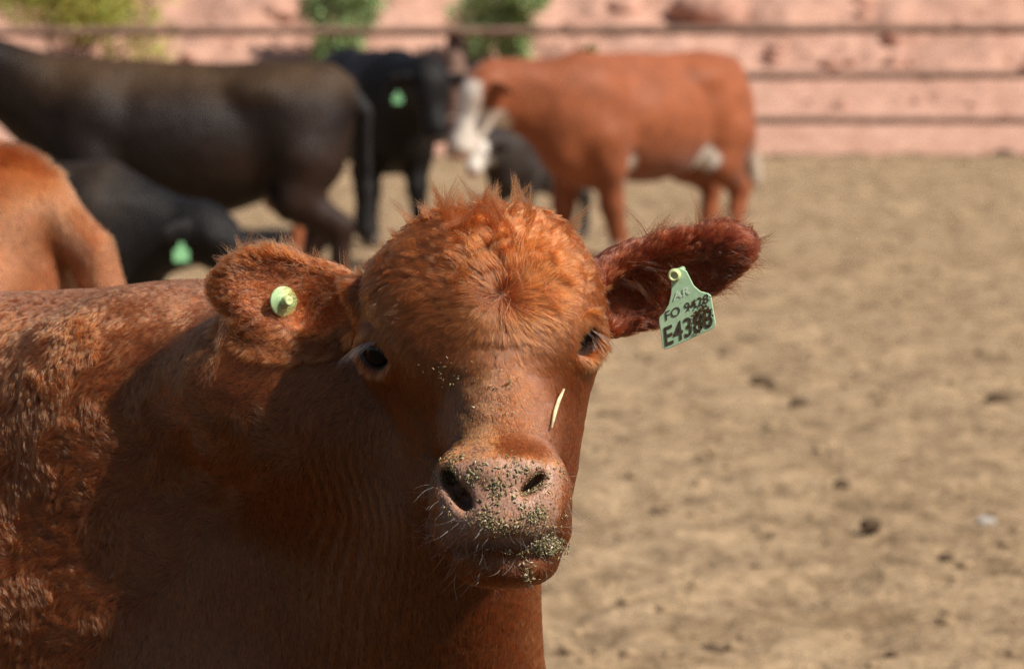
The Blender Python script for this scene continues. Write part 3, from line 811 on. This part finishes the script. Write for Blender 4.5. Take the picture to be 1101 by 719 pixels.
MAT_SKIN, n, l, b = mat_new('cow_skin')
at = n.new('ShaderNodeAttribute'); at.attribute_name = 'coat'
tc = n.new('ShaderNodeTexCoord'); vo = n.new('ShaderNodeTexVoronoi'); vo.inputs['Scale'].default_value = 300
l.new(tc.outputs['Object'], vo.inputs[0])
t = tex(n, l, 60, 5)
cc = mixc(n, l, 1.0, at.outputs[0], ramp(n, l, t, [(.3, (.7, .7, .7)), (.7, (1.2, 1.2, 1.2))]), 'MULTIPLY')
l.new(cc, b.inputs['Base Color']); b.inputs['Roughness'].default_value = .5; b.inputs['Specular IOR Level'].default_value = .35
b.inputs['Subsurface Weight'].default_value = 0.0
bump(n, l, vo.outputs[0], .35, .0018, b)

hero = empty('cow', (SH[0], SH[1], 0))
tag(hero, 'reddish brown young cow facing the camera with green tags in both ears', 'cow', 'cattle in the pen')
body = mesh_obj('body', V, Q, MAT_SKIN, hero); set_col(body, skin)
# eyes
for c, dr, r in EYES:
    v, f = ICO3
    o = mesh_obj('eye', v * r + c, f, MAT_EYE, hero)
# hooves
for a in (.0, 1.22):
    for s in (-.15, .15):
        for t_ in (-.022, .022):
            p = Bp(a - .03, s + t_, .0)
            v, f = ICO2
            q = v * np.array([.058, .026, .05]); q[:, 2] = np.clip(q[:, 2], -.03, .05); q = q @ RB
            mesh_obj('hoof', q + p + np.array([0, 0, .03]), f, MAT_HOOF, hero)

# ------------------------------------------------------------------ coat of hair
tri = np.concatenate([Q[:, [0, 1, 2]], Q[:, [0, 2, 3]]])
area = .5 * np.linalg.norm(np.cross(V[tri[:, 1]] - V[tri[:, 0]], V[tri[:, 2]] - V[tri[:, 0]]), axis=1)
view = nrm(np.array([0, 0, CAMH]) - V)
facing = (N * view).sum(1)
is_ear = (de < dh + .004) & (de < .02) & ((pp[:, 0] < 392) | (pp[:, 0] > 631))
is_head = (dh < db - .002) & ~is_ear
is_body = ~is_head & ~is_ear
infr = (pp[:, 0] > -110) & (pp[:, 0] < 900) & (pp[:, 1] < 800)
dens = np.zeros(len(V))                                   # hairs per square millimetre
dens[is_head] = 1.05; dens[is_ear] = .8
lit = sstep(-60, 60, (560 - .775 * (pp[:, 0] - 190)) - pp[:, 1])
dens[is_body] = .42
shortneck = sstep(0, 60, pp[:, 1] - (395 + (400 - pp[:, 0]) * .9)) * is_body
dens *= (facing > -.35) * infr
dens *= 1 - .97 * padw
dens *= 1 - .85 * np.clip(lipw, 0, 1)
for i in (0, 1):
    dens *= 1 - .97 * sstep(1.01, .96, eye_open(i, V))
q_ = (V - EARS[0][0]) @ EARS[0][1].T
inl = is_ear * (pp[:, 0] < 500) * ((N @ EARS[0][1][2]) > .2) * sstep(.95, .6, np.sqrt((q_[:, 0] / EARS[0][2]) ** 2 + (q_[:, 1] / .06) ** 2))
dens *= 1 - .6 * inl
wtri = area * 1e6 * dens[tri].mean(1)
NT = int(wtri.sum())
print('hairs', NT, 'verts', len(V))
cum = np.cumsum(wtri) / wtri.sum()
ti = np.searchsorted(cum, rng.random(NT))
r1 = np.sqrt(rng.random(NT)); r2 = rng.random(NT)
bc = np.stack([1 - r1, r1 * (1 - r2), r1 * r2], 1)
def interp(A):
    T = A[tri[ti]]; return (T * (bc[..., None] if A.ndim > 1 else bc)).sum(1)
root = interp(V); nor = nrm(interp(N)); pr = proj(root)
near = tri[ti][np.arange(NT), bc.argmax(1)]
hd, er, bo = is_head[near], is_ear[near], is_body[near]
# picture-plane flow (u right, v down)
flow = np.zeros((NT, 2)); length = np.zeros(NT); lift = np.full(NT, .35); curl = np.zeros(NT); clump = np.full(NT, .4)
rad = np.full(NT, .00030)
wx, wy = 540., 318.
dx, dy = pr[:, 0] - wx, pr[:, 1] - wy
rr = np.sqrt(dx * dx + dy * dy) + 1e-6
f = np.stack([dx / rr, dy / rr], 1)
side = sstep(30, 120, np.abs(dx))
f[:, 1] += np.where(dy > -70, .75 * side, .1 * side)
f[:, 1] += .9 * sstep(40, 110, dy)
f[:, 0] += .25 * np.sign(dx) * sstep(120, 200, dy)
flow[hd] = f[hd]
lf = .013 + .014 * sstep(90, 10, dy) + .010 * sstep(-50, -95, dy)
lf = lf * (1 - .28 * sstep(60, 150, dy)) * (1 - .35 * sstep(455, 490, pr[:, 1]))
whl = np.exp(-((pr[:, 0] - 535) / 45) ** 2 - ((pr[:, 1] - 290) / 38) ** 2)
lf = lf + .010 * whl
crown = sstep(330, 285, pr[:, 1] + 14 * noise(root, .03, 161))
lf = lf + .008 * crown
length[hd] = lf[hd]
lift[hd] = (.17 + .10 * crown + .28 * sstep(-55, -100, dy) + .3 * whl)[hd]
clump[hd] = np.clip(.5 + .2 * noise(root, .03, 151) + .35 * crown, 0, .92)[hd]
curl[hd] = (.0004 + .0028 * crown + .0015 * whl)[hd]
# ears: along the ear to its tip, fringe longer at the rim
for i, (c, Rr, L, r2_, a, b_) in enumerate(EARS):
    m = er & ((pr[:, 0] < 500) if i == 0 else (pr[:, 0] > 500))
    q = (root - c) @ Rr.T
    rim = np.sqrt((q[:, 0] / L) ** 2 + (q[:, 1] / r2_) ** 2)
    d3 = Rr[0] * 1.0 + Rr[1] * (np.sign(q[:, 1]) * .9 * sstep(.5, 1, np.abs(q[:, 1]) / r2_))[:, None] + Rr[0] * (.8 * sstep(.3, 1, q[:, 0] / L))[:, None]
    uv = proj(root + d3 * .01) - pr
    flow[m] = nrm(uv)[m]
    inner = sstep(.95, .55, rim) * ((nor @ Rr[2]) > .1)
    length[m] = (.012 + .012 * sstep(.75, 1.0, rim) - .002 * inner)[m] if i == 0 else (.015 + .011 * sstep(.75, 1.0, rim))[m]
    lift[m] = (.35 + .25 * sstep(.7, 1, rim))[m]; clump[m] = .6; curl[m] = .0018
# body: swept back with tight curls on shoulder and ribs
ang = 2.2 * fbm(root, .034, 111, 2) + .5 * noise(root, .2, 112)
bx, by = -.75, .65
fb = np.stack([bx * np.cos(ang) - by * np.sin(ang), bx * np.sin(ang) + by * np.cos(ang)], 1)
sn = interp(shortneck)
fn = np.stack([-.1 + 0 * ang, 1 + 0 * ang], 1)
fb = fb * (1 - sn[:, None]) + fn * sn[:, None]
smoothz = sstep(190, 300, pr[:, 0]) * sstep(470, 400, pr[:, 1])
top = sstep(40, 10, pr[:, 1] - 310)
fb = fb * (1 - (.7 * np.maximum(smoothz, top))[:, None]) + np.array([-.85, .5]) * (.7 * np.maximum(smoothz, top))[:, None]
flow[bo] = fb[bo]
curlz = sstep(210, 30, pr[:, 0] + 25 * noise(root, .10, 153)) * (1 - .8 * top) * (1 - sn)
length[bo] = ((.012 + .012 * curlz) * (1 + .15 * noise(root, .06, 154)))[bo]
lift[bo] = (.22 + .28 * curlz)[bo]; clump[bo] = np.clip(.3 + .25 * curlz + .15 * noise(root, .05, 152), 0, .95)[bo]; curl[bo] = (.0008 + .0030 * curlz)[bo]
rad[bo] = (.00032 + .00010 * curlz)[bo]
length *= .75 + .5 * rng.random(NT)
# flow angle jitter
ja = (.35 + .9 * np.exp(-((pr[:, 0] - 535) / 80) ** 2 - ((pr[:, 1] - 300) / 60) ** 2)) * fbm(root, .03, 121, 3) + .8 * np.where(hd, crown, 0) * fbm(root, .045, 122, 2) + .16 * rng.normal(size=NT)
ja = ja * np.where(hd, 1.15, 1.0)
ca, sa = np.cos(ja), np.sin(ja)
flow = nrm(flow + 1e-9); flow = np.stack([flow[:, 0] * ca - flow[:, 1] * sa, flow[:, 0] * sa + flow[:, 1] * ca], 1)
t3 = np.stack([flow[:, 0], np.zeros(NT), -flow[:, 1]], 1)
t3 = t3 - nor * (t3 * nor).sum(1, keepdims=True)
t3 = nrm(t3 + 1e-9)
bi = np.cross(nor, t3)
# clumps: irregular cells
cell = np.where(bo, .0052, np.where(er, .007, np.where(pr[:, 1] > 400, .0035, np.where(pr[:, 1] < 305, .0085, .0048)))) * (.7 + .6 * _hash(np.floor(root[:, 0] / .03), np.floor(root[:, 1] / .03), np.floor(root[:, 2] / .03), 3))
cp_ = root + .004 * np.stack([noise(root, .012, 131 + i) for i in range(3)], 1)
ck = np.floor(cp_ / cell[:, None]).astype(np.int64)
key = (ck[:, 0] * 73856093) ^ (ck[:, 1] * 19349663) ^ (ck[:, 2] * 83492791)
_, inv = np.unique(key, return_inverse=True); inv = inv.ravel()
nc = inv.max() + 1; cntc = np.bincount(inv, minlength=nc)
def cmean(A): return np.stack([np.bincount(inv, A[:, q], nc) / cntc for q in range(A.shape[1])], 1)[inv]
croot = cmean(root); ct3 = nrm(cmean(t3) + 1e-9); crand = rng.random(nc)[inv]; cph = crand * 6.28; clen = np.bincount(inv, length, nc)[inv] / cntc[inv]
cnor = nrm(cmean(nor)); cbi = np.cross(cnor, ct3)
clift = lift * (.6 + .8 * rng.random(nc)[inv])
KP = 6
S = np.linspace(0, 1, KP)
Pts = np.zeros((NT, KP, 3)); 
for k, s in enumerate(S):
    arc = length * s
    z = lift * arc * (1 - .55 * s)
    wv = curl * s * np.sin(s * 5.2 + cph + .6 * rng.normal(size=NT) * .3); wv2 = curl * s * np.cos(s * 5.2 + cph)
    own = root + t3 * (arc * np.sqrt(np.clip(1 - lift ** 2 * .6, .1, 1)))[:, None] + nor * (z + .5 * wv2)[:, None] + bi * wv[:, None]
    carc = clen * s
    gd = croot + ct3 * (carc * np.sqrt(np.clip(1 - clift ** 2 * .6, .1, 1)))[:, None] + cnor * (clift * carc * (1 - .55 * s) + .5 * wv2)[:, None] + cbi * (curl * s * np.sin(s * 5.2 + cph))[:, None]
    Pts[:, k] = own + (gd - own) * (clump * s ** 1.2)[:, None]
taper = np.array([1, 1, .95, .85, .65, .25])
Rad = rad[:, None] * taper[None]
big = fbm(root, .12, 141, 3)[:, None]; jit = rng.normal(size=(NT, 1)) * .26 + (crand[:, None] - .5) * .4
base = np.array([.33, .074, .0185])
Ch = base * np.exp(.10 * big + jit) * np.exp(np.array([0, -.05, -.12]) * big)
# shade of the right-hand ear, painted into its hair colour
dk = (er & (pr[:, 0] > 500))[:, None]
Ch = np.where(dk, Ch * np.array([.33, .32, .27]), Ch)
dkb = (bo[:, None] * curlz[:, None]); Ch = Ch * (1 - .12 * dkb)
Ch = np.clip(Ch, .01, .85)
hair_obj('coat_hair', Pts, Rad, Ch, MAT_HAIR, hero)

# poll tuft: long upright locks
def sample_on(weight, count):
    w = area * weight[tri].mean(1); cu_ = np.cumsum(w) / w.sum(); i = np.searchsorted(cu_, rng.random(count))
    a1 = np.sqrt(rng.random(count)); a2 = rng.random(count); bb = np.stack([1 - a1, a1 * (1 - a2), a1 * a2], 1)
    return (V[tri[i]] * bb[..., None]).sum(1), nrm((N[tri[i]] * bb[..., None]).sum(1))
def locks(name, weight, nlock, per, L0, L1, spread, dirf, wob, col, radius, parent, seg=7, lockr=.006, mat=None):
    rp, rn = sample_on(weight, nlock)
    P = []; C = []
    u = proj(rp)
    base_d = dirf(u, rn)
    for i in range(nlock):
        d = nrm(base_d[i] + spread * rng.normal(size=3)); Lk = L0 + (L1 - L0) * rng.random()
        a = nrm(np.cross(d, rng.normal(size=3))); b_ = np.cross(d, a); bend = rng.normal() * wob; phs = rng.random() * 6.28
        k = per; s = np.linspace(0, 1, seg)[None, :, None]
        off = (rng.normal(size=(k, 1, 3)) * lockr)
        ln = Lk * (.7 + .45 * rng.random((k, 1, 1)))
        pth = rp[i] + off * (1 - .8 * s ** 1.1) + d * ln * s + a * (bend * ln * s ** 2) + b_ * (.12 * ln * s * np.sin(s * 4 + phs)) + rng.normal(size=(k, 1, 3)) * .0016 * s
        P.append(pth - rn[i] * .003 * (1 - s)); C.append(np.tile(np.array(col) * math.exp(.2 * rng.normal()), (k, 1)) * np.exp(.12 * rng.normal(size=(k, 1))))
    P = np.concatenate(P); C = np.clip(np.concatenate(C), .005, .9)
    tp = np.linspace(1, .2, seg)
    return hair_obj(name, P, np.tile(radius * tp, (len(P), 1)), C, mat or MAT_HAIR, parent)
head_only = is_head.astype(float)
wt = head_only * gauss(pp, 515, 250, 50, 20) * (facing > -.6)
def up_dir(u, n_):
    return np.stack([(u[:, 0] - 525) / 130. + .25 * np.sin(u[:, 0] / 9.), -.35 + 0 * u[:, 0], 1 + 0 * u[:, 0]], 1)
locks('poll_tuft', wt, 125, 44, .020, .052, .5, up_dir, .5, base * .6, .00026, hero, lockr=.0045)
wt = head_only * gauss(pp, 532, 288, 42, 34)
def whorl_dir(u, n_):
    th = np.arctan2(u[:, 1] - 300, u[:, 0] - 538) + 1.0
    return np.stack([np.cos(th), -.55 + 0 * th, -np.sin(th) * .8 - .1], 1)
locks('forehead_whorl', wt, 80, 34, .018, .036, .5, whorl_dir, .6, base * .7, .00024, hero)
wt = head_only * (gauss(pp, 425, 275, 26, 45) + gauss(pp, 615, 275, 26, 40)) * (facing > -.5)
def out_dir(u, n_):
    sgn = np.sign(u[:, 0] - 520); return np.stack([sgn * .8, -.3 + 0 * sgn, -.25 + 0 * sgn], 1) + n_ * .4
locks('temple_hair', wt, 90, 20, .010, .020, .35, out_dir, .5, base * .85, .00022, hero)
# ear fringe
for i, (c, Rr, L, r2_, a, b_) in enumerate(EARS):
    q = (V - c) @ Rr.T
    rim = np.sqrt((q[:, 0] / L) ** 2 + (q[:, 1] / r2_) ** 2)
    m = is_ear & ((pp[:, 0] < 500) if i == 0 else (pp[:, 0] > 500))
    wt = m * sstep(.72, 1., rim) * sstep(-.9, -.1, q[:, 0] / L)
    def ear_dir(u, n_, c=c, Rr=Rr, L=L, r2_=r2_):
        # u only gives the count; direction from the sampled points themselves
        return nrm(n_ - Rr[2] * (n_ @ Rr[2])[:, None] * .6) * .8 + Rr[0] * .9
    locks('ear_fringe', wt, 140, 14, .012, .030 if i == 0 else .042, .28, ear_dir, .5, base * (.75 if i == 0 else .33), .00022, hero)  # right-hand fringe darkened too, as painted shade
    wt = m * sstep(.95, .4, rim) * ((N @ Rr[2]) > .15) * sstep(.7, -.4, q[:, 0] / L)
    def inn_dir(u, n_, Rr=Rr, i=i): return Rr[0] * .7 + Rr[2] * .35 + Rr[1] * (.25 if i == 0 else .1) * np.ones((len(u), 1))
    locks('ear_tuft', wt, 70 if i == 0 else 120, 14, .018, .036, .35, inn_dir, .5, base * (.75 if i == 0 else .33), .0002, hero)  # right-hand tufts carry the same painted-in shade

# whiskers, lashes
MAT_WHISK = hair_mat('pale_hair', .25, .4, 1.55)
wt = head_only * (gauss(pp, 500, 575, 34, 14) + gauss(pp, 585, 575, 28, 14) + .8 * gauss(pp, 545, 610, 40, 10) + .5 * gauss(pp, 468, 550, 9, 28) + .4 * gauss(pp, 610, 540, 9, 22)) * (V[:, 1] < D0 - .03)
def wh_dir(u, n_): return n_ * .8 + np.stack([np.sign(u[:, 0] - 540) * .25, -.25 + 0 * u[:, 0], -.75 + 0 * u[:, 0]], 1)
locks('whiskers', wt, 300, 1, .009, .030, .3, wh_dir, .7, (.60, .50, .42), .00021, hero, 7, .0, MAT_WHISK)
for (c, dr, r), side_, colr in ((EYES[0], 1, (.12, .07, .05)), (EYES[1], -1, (.30, .24, .20))):
    P = []
    for i in range(34 if side_ < 0 else 12):
        t_ = rng.random(); 
        up = nrm(np.array([0, 0, 1.]) - dr * dr[2]); sd = np.cross(up, dr) 
        outw = sd if sd[0] * side_ > 0 else -sd
        st = c + dr * (r + .004) + up * (.0125 - .006 * t_ ** 2) + outw * (-.010 + .026 * t_) 
        d = nrm(outw * .9 + dr * .8 + np.array([0, 0, -.35 - .3 * t_]) + rng.normal(size=3) * .12)
        Lk = .020 + .018 * rng.random(); s = np.linspace(0, 1, 6)[:, None]
        P.append(st + d * Lk * s + np.array([0, 0, -.35]) * Lk * s ** 2)
    P = np.array(P)
    hair_obj('eyelashes', P, np.tile(.00020 * np.linspace(1, .3, 6), (len(P), 1)), np.tile(np.array(colr), (len(P), 1)), MAT_WHISK, hero)

# ------------------------------------------------------------------ feed stuck to the nose, straw
MAT_FEED, n, l, b = mat_new('chewed_feed')
at = n.new('ShaderNodeAttribute'); at.attribute_name = 'coat'; l.new(at.outputs[0], b.inputs['Base Color']); b.inputs['Roughness'].default_value = .8
def flakes(name, weight, count, l0, l1, parent, rise=.001):
    rp, rn = sample_on(weight, count)
    t_ = nrm(rng.normal(size=(count, 3))); t_ = nrm(t_ - rn * (t_ * rn).sum(1, keepdims=True) * .8); b_ = np.cross(rn, t_)
    Lk = (l0 + (l1 - l0) * rng.random((count, 1)) ** 3.2); wd = Lk * (.18 + .3 * rng.random((count, 1))); th = .0007
    o_ = rp + rn * (rise * (.3 + rng.random((count, 1))))
    cs = [o_ - t_ * Lk - b_ * wd, o_ + t_ * Lk - b_ * wd * .5, o_ + t_ * Lk * .8 + b_ * wd, o_ - t_ * Lk * .9 + b_ * wd * .8]
    VV = np.stack(cs + [q + rn * th for q in cs], 1)
    F1 = np.array([[0, 1, 2, 3], [7, 6, 5, 4], [0, 4, 5, 1], [1, 5, 6, 2], [2, 6, 7, 3], [3, 7, 4, 0]])
    FF = (F1[None] + (np.arange(count) * 8)[:, None, None]).reshape(-1, 4)
    o = mesh_obj(name, VV.reshape(-1, 3), FF, MAT_FEED, parent, smooth=False)
    pal = np.array([[.24, .19, .08], [.34, .28, .13], [.17, .16, .065], [.42, .35, .22], [.11, .09, .045], [.28, .20, .11]])
    C = pal[rng.integers(0, 6, count)] * np.exp(.2 * rng.normal(size=(count, 1)))
    set_col(o, np.repeat(np.clip(C, .02, .8), 8, 0)); o['kind'] = 'stuff'
    return o
nosew = head_only * (V[:, 1] < D0 - .06)
wt = nosew * (1.2 * gauss(pp, 497, 508, 26, 8) + .9 * gauss(pp, 520, 514, 22, 8) + .6 * gauss(pp, 480, 494, 14, 6) + 1.0 * gauss(pp, 530, 535, 12, 22) + 2.2 * gauss(pp, 576, 545, 14, 16) + .8 * gauss(pp, 540, 562, 40, 8) + .08 * gauss(pp, 537, 520, 60, 30) + .5 * gauss(pp, 560, 505, 30, 8))
wt = wt * np.clip(fbm(V, .014, 171, 2) * 1.3 + .5, 0.12, 1) ** 1.3
flakes('feed_crumbs', wt, 2600, .0003, .0026, hero)
wt = nosew * (1.0 * gauss(pp, 588, 585, 11, 7) + .03 * gauss(pp, 560, 590, 30, 6) + .2 * gauss(pp, 567, 612, 4, 10))
fl = flakes('feed_mouthful', wt, 900, .0006, .0030, hero, .005)
wt = head_only * (gauss(pp, 540, 425, 12, 18) + .5 * gauss(pp, 490, 400, 30, 12) + .3 * gauss(pp, 515, 440, 10, 12) + .25 * gauss(pp, 615, 390, 8, 14)) * (facing > .2)
flakes('chaff', wt, 90, .0005, .0026, hero, .004)
def on_surface(px, py, lim=None):
    d = (pp[:, 0] - px) ** 2 + (pp[:, 1] - py) ** 2 + 1e4 * (facing < .15)
    i = np.argsort(d)[:6]; j = i[V[i, 1].argmin()]
    return V[j], N[j]
MAT_STRAW = plain('dry_straw', (.62, .50, .30), .7, .3, 90, .25)
pts = []
for (px, py, hgt) in ((606, 418, .009), (601, 430, .008), (597, 442, .008), (593, 460, .007)):
    q, m_ = on_surface(px, py); pts.append(H(px, py, q[1] - D0 - hgt))
straw = tube_obj('straw', pts, [.0016, .0022, .0023, .0012], MAT_STRAW, None, 6)
tag(straw, 'piece of dry straw stuck to the cheek below the eye of the foreground cow', 'straw')

# ------------------------------------------------------------------ ear tags
MAT_TAG, n, l, b = mat_new('green_tag_plastic')
t = tex(n, l, 110, 5, .7); t2 = tex(n, l, 420, 3)
c = ramp(n, l, t, [(.30, (.40, .62, .36)), (.62, (.52, .74, .47))])
b.inputs['Roughness'].default_value = .45
l.new(mixc(n, l, ramp(n, l, t2, [(.62, (0, 0, 0)), (.72, (.6, .6, .6))]), c, (.22, .20, .10)), b.inputs['Base Color'])
MAT_TAGDARK = plain('green_tag_back', (.40, .60, .36), .5)
MAT_INK = plain('tag_ink', (.075, .06, .038), .7, .2, 400, .5)
MAT_PALEINK = plain('tag_relief', (.70, .84, .66), .5)
MAT_GRIME = plain('tag_grime', (.10, .06, .028), .9, .1, 300, .5, .0006)
tl = {}
# plate corner pixels, the tag hangs in a plane slightly turned to the left
tag_d = .060
TO = H(727, 296, tag_d)
tx = nrm(np.array([.93, -.20, .33])); tn = nrm(np.array([-.10, -.97, -.05])); tn = nrm(tn - tx * (tx @ tn)); tz = np.cross(tn, tx) * -1
if tz[2] < 0: tz = -tz
def TP(px, py, off=0):
    """point of the tag plane under a photo pixel"""
    r_ = ray(px, py); o_ = np.array([0, 0, CAMH]); t_ = ((TO - o_) @ tn) / (r_ @ tn); return o_ + r_ * t_ + tn * off
if tn[1] > 0: tn = -tn
outl = [(720, 292), (724, 289), (731, 288), (738, 291), (741, 297), (746, 307), (753, 313), (762, 315.5), (764.5, 318), (769.5, 347), (769, 351), (766, 353.5), (718, 375), (714.5, 375.5), (712.5, 373), (708.5, 345), (709, 341), (714, 336), (719, 327), (721.5, 316), (722, 306), (720.5, 298)]
outl = np.array(outl, float)
def plate(name, ol, o0, o1, mat, parent):
    n_ = len(ol); Va = [TP(x, y, o0) for x, y in ol] + [TP(x, y, o1) for x, y in ol]
    F_ = [tuple(range(n_)), tuple(range(2 * n_ - 1, n_ - 1, -1))] + [(i, n_ + i, n_ + (i + 1) % n_, (i + 1) % n_) for i in range(n_)]
    return mesh_obj(name, Va, F_, mat, parent, smooth=False)
etag = plate('ear_tag', outl, .0009, -.0009, MAT_TAG, hero)
tag(etag, 'green plastic ear tag printed E438')
bv = etag.modifiers.new('bevel', 'BEVEL'); bv.width = .0006; bv.segments = 2; bv.limit_method = 'ANGLE'
def lathe(name, c, axis_, prof, mat, parent, ns=24):
    axis_ = nrm(axis_); a = nrm(np.cross(axis_, [.2, .1, .97])); b_ = np.cross(axis_, a)
    V_ = [c + axis_ * h + r * (a * math.cos(2 * math.pi * k / ns) + b_ * math.sin(2 * math.pi * k / ns)) for r, h in prof for k in range(ns)]
    F_ = [(i * ns + k, i * ns + (k + 1) % ns, (i + 1) * ns + (k + 1) % ns, (i + 1) * ns + k) for i in range(len(prof) - 1) for k in range(ns)]
    F_ += [tuple(range(ns))[::-1], tuple(range((len(prof) - 1) * ns, len(prof) * ns))]
    return mesh_obj(name, V_, F_, mat, parent)
MAT_PIN = plain('tag_pin', (.50, .56, .26), .5, .4, 200, .2)
lathe('pin', TP(725.5, 295.5, .0005), tn, [(.0072, 0), (.0072, .004), (.0066, .0065), (.0052, .0078), (.0040, .0074), (.0036, .0062)], MAT_PIN, etag)
lathe('tag_stem', TP(727, 297, 0), -tn, [(.0035, 0), (.0035, .05)], MAT_TAGDARK, etag, 12)
def text(name, s, p0, p1, hpx, mat, parent, off=.0013, lean=0, bold=0.0):
    """text whose baseline runs from photo pixel p0 to p1 on the tag, hpx tall"""
    cu = bpy.data.curves.new(name, 'FONT'); cu.body = s; cu.size = 1.0; cu.offset = bold; cu.extrude = .0; cu.resolution_u = 3
    ob = bpy.data.objects.new(name, cu); COL.objects.link(ob)
    dg = bpy.context.evaluated_depsgraph_get(); me = bpy.data.meshes.new_from_object(ob.evaluated_get(dg))
    bpy.data.objects.remove(ob); 
    v = np.array([q.co[:] for q in me.vertices]); fs = [tuple(p.vertices) for p in me.polygons]; bpy.data.meshes.remove(me)
    v[:, 0] -= v[:, 0].min(); v[:, 0] /= v[:, 0].max(); hh = v[:, 1].max(); v[:, 1] /= hh
    p0 = np.array(p0, float); p1 = np.array(p1, float); dvec = p1 - p0; upv = np.array([-.10, -1.0]) * hpx
    px_ = p0 + v[:, :1] * dvec + v[:, 1:2] * upv
    return mesh_obj(name, [TP(x, y, off) for x, y in px_], fs, mat, parent, smooth=False)
text('lettering', 'E4388', (715.5, 372), (767, 349.5), 20, MAT_INK, etag, bold=.018)
text('lettering', 'FO 9428', (716, 344.5), (762.5, 324.5), 9.5, MAT_INK, etag, bold=.008)
text('lettering', 'AR', (724.5, 322.5), (743, 314.5), 8, MAT_PALEINK, etag, off=.0016, bold=.01)
# grime on the right of the tag
gr_v = []; gr_f = []
for i in range(150):
    cx = 757 + 8 * rng.normal(); cy = 336 + 10 * rng.normal() - .35 * (cx - 757)
    if not (742 < cx < 768.5 and cy < 352 - .44 * (cx - 768.5) - 2 and cy > 317 and cx < 764 + (cy - 318) * .16): continue
    r_ = .5 + 1.3 * rng.random(); k0 = len(gr_v); m_ = 6
    for q in range(m_):
        a_ = q * 6.283 / m_; rq = r_ * (.5 + .9 * rng.random()); gr_v.append(TP(cx + rq * math.cos(a_), cy + rq * math.sin(a_), .0017 + .00003 * i / 10))
    gr_f.append(tuple(range(k0, k0 + m_)))
o = mesh_obj('grime', gr_v, gr_f, MAT_GRIME, etag, smooth=False); o['kind'] = 'stuff'
# round button tag in the other ear
q, m_ = on_surface(303, 325)
bd = nrm(np.array([.50, -.80, .10]))
bc_ = H(305, 324, q[1] - D0 - .006)
MAT_BUTTON = plain('button_tag', (.42, .60, .30), .4, .4, 150, .15)
btag = lathe('button_tag', bc_, bd, [(.004, -.02), (.004, -.003), (.0165, -.002), (.0170, .0), (.0160, .0016), (.0060, .0020), (.0058, .004)], MAT_BUTTON, hero, 32)
tag(btag, 'round pale green button tag')
lathe('pin', bc_ + bd * .0035, bd, [(.0058, 0), (.0060, .006), (.0052, .0095), (.0038, .0105), (.0022, .0098)], MAT_PIN, btag)
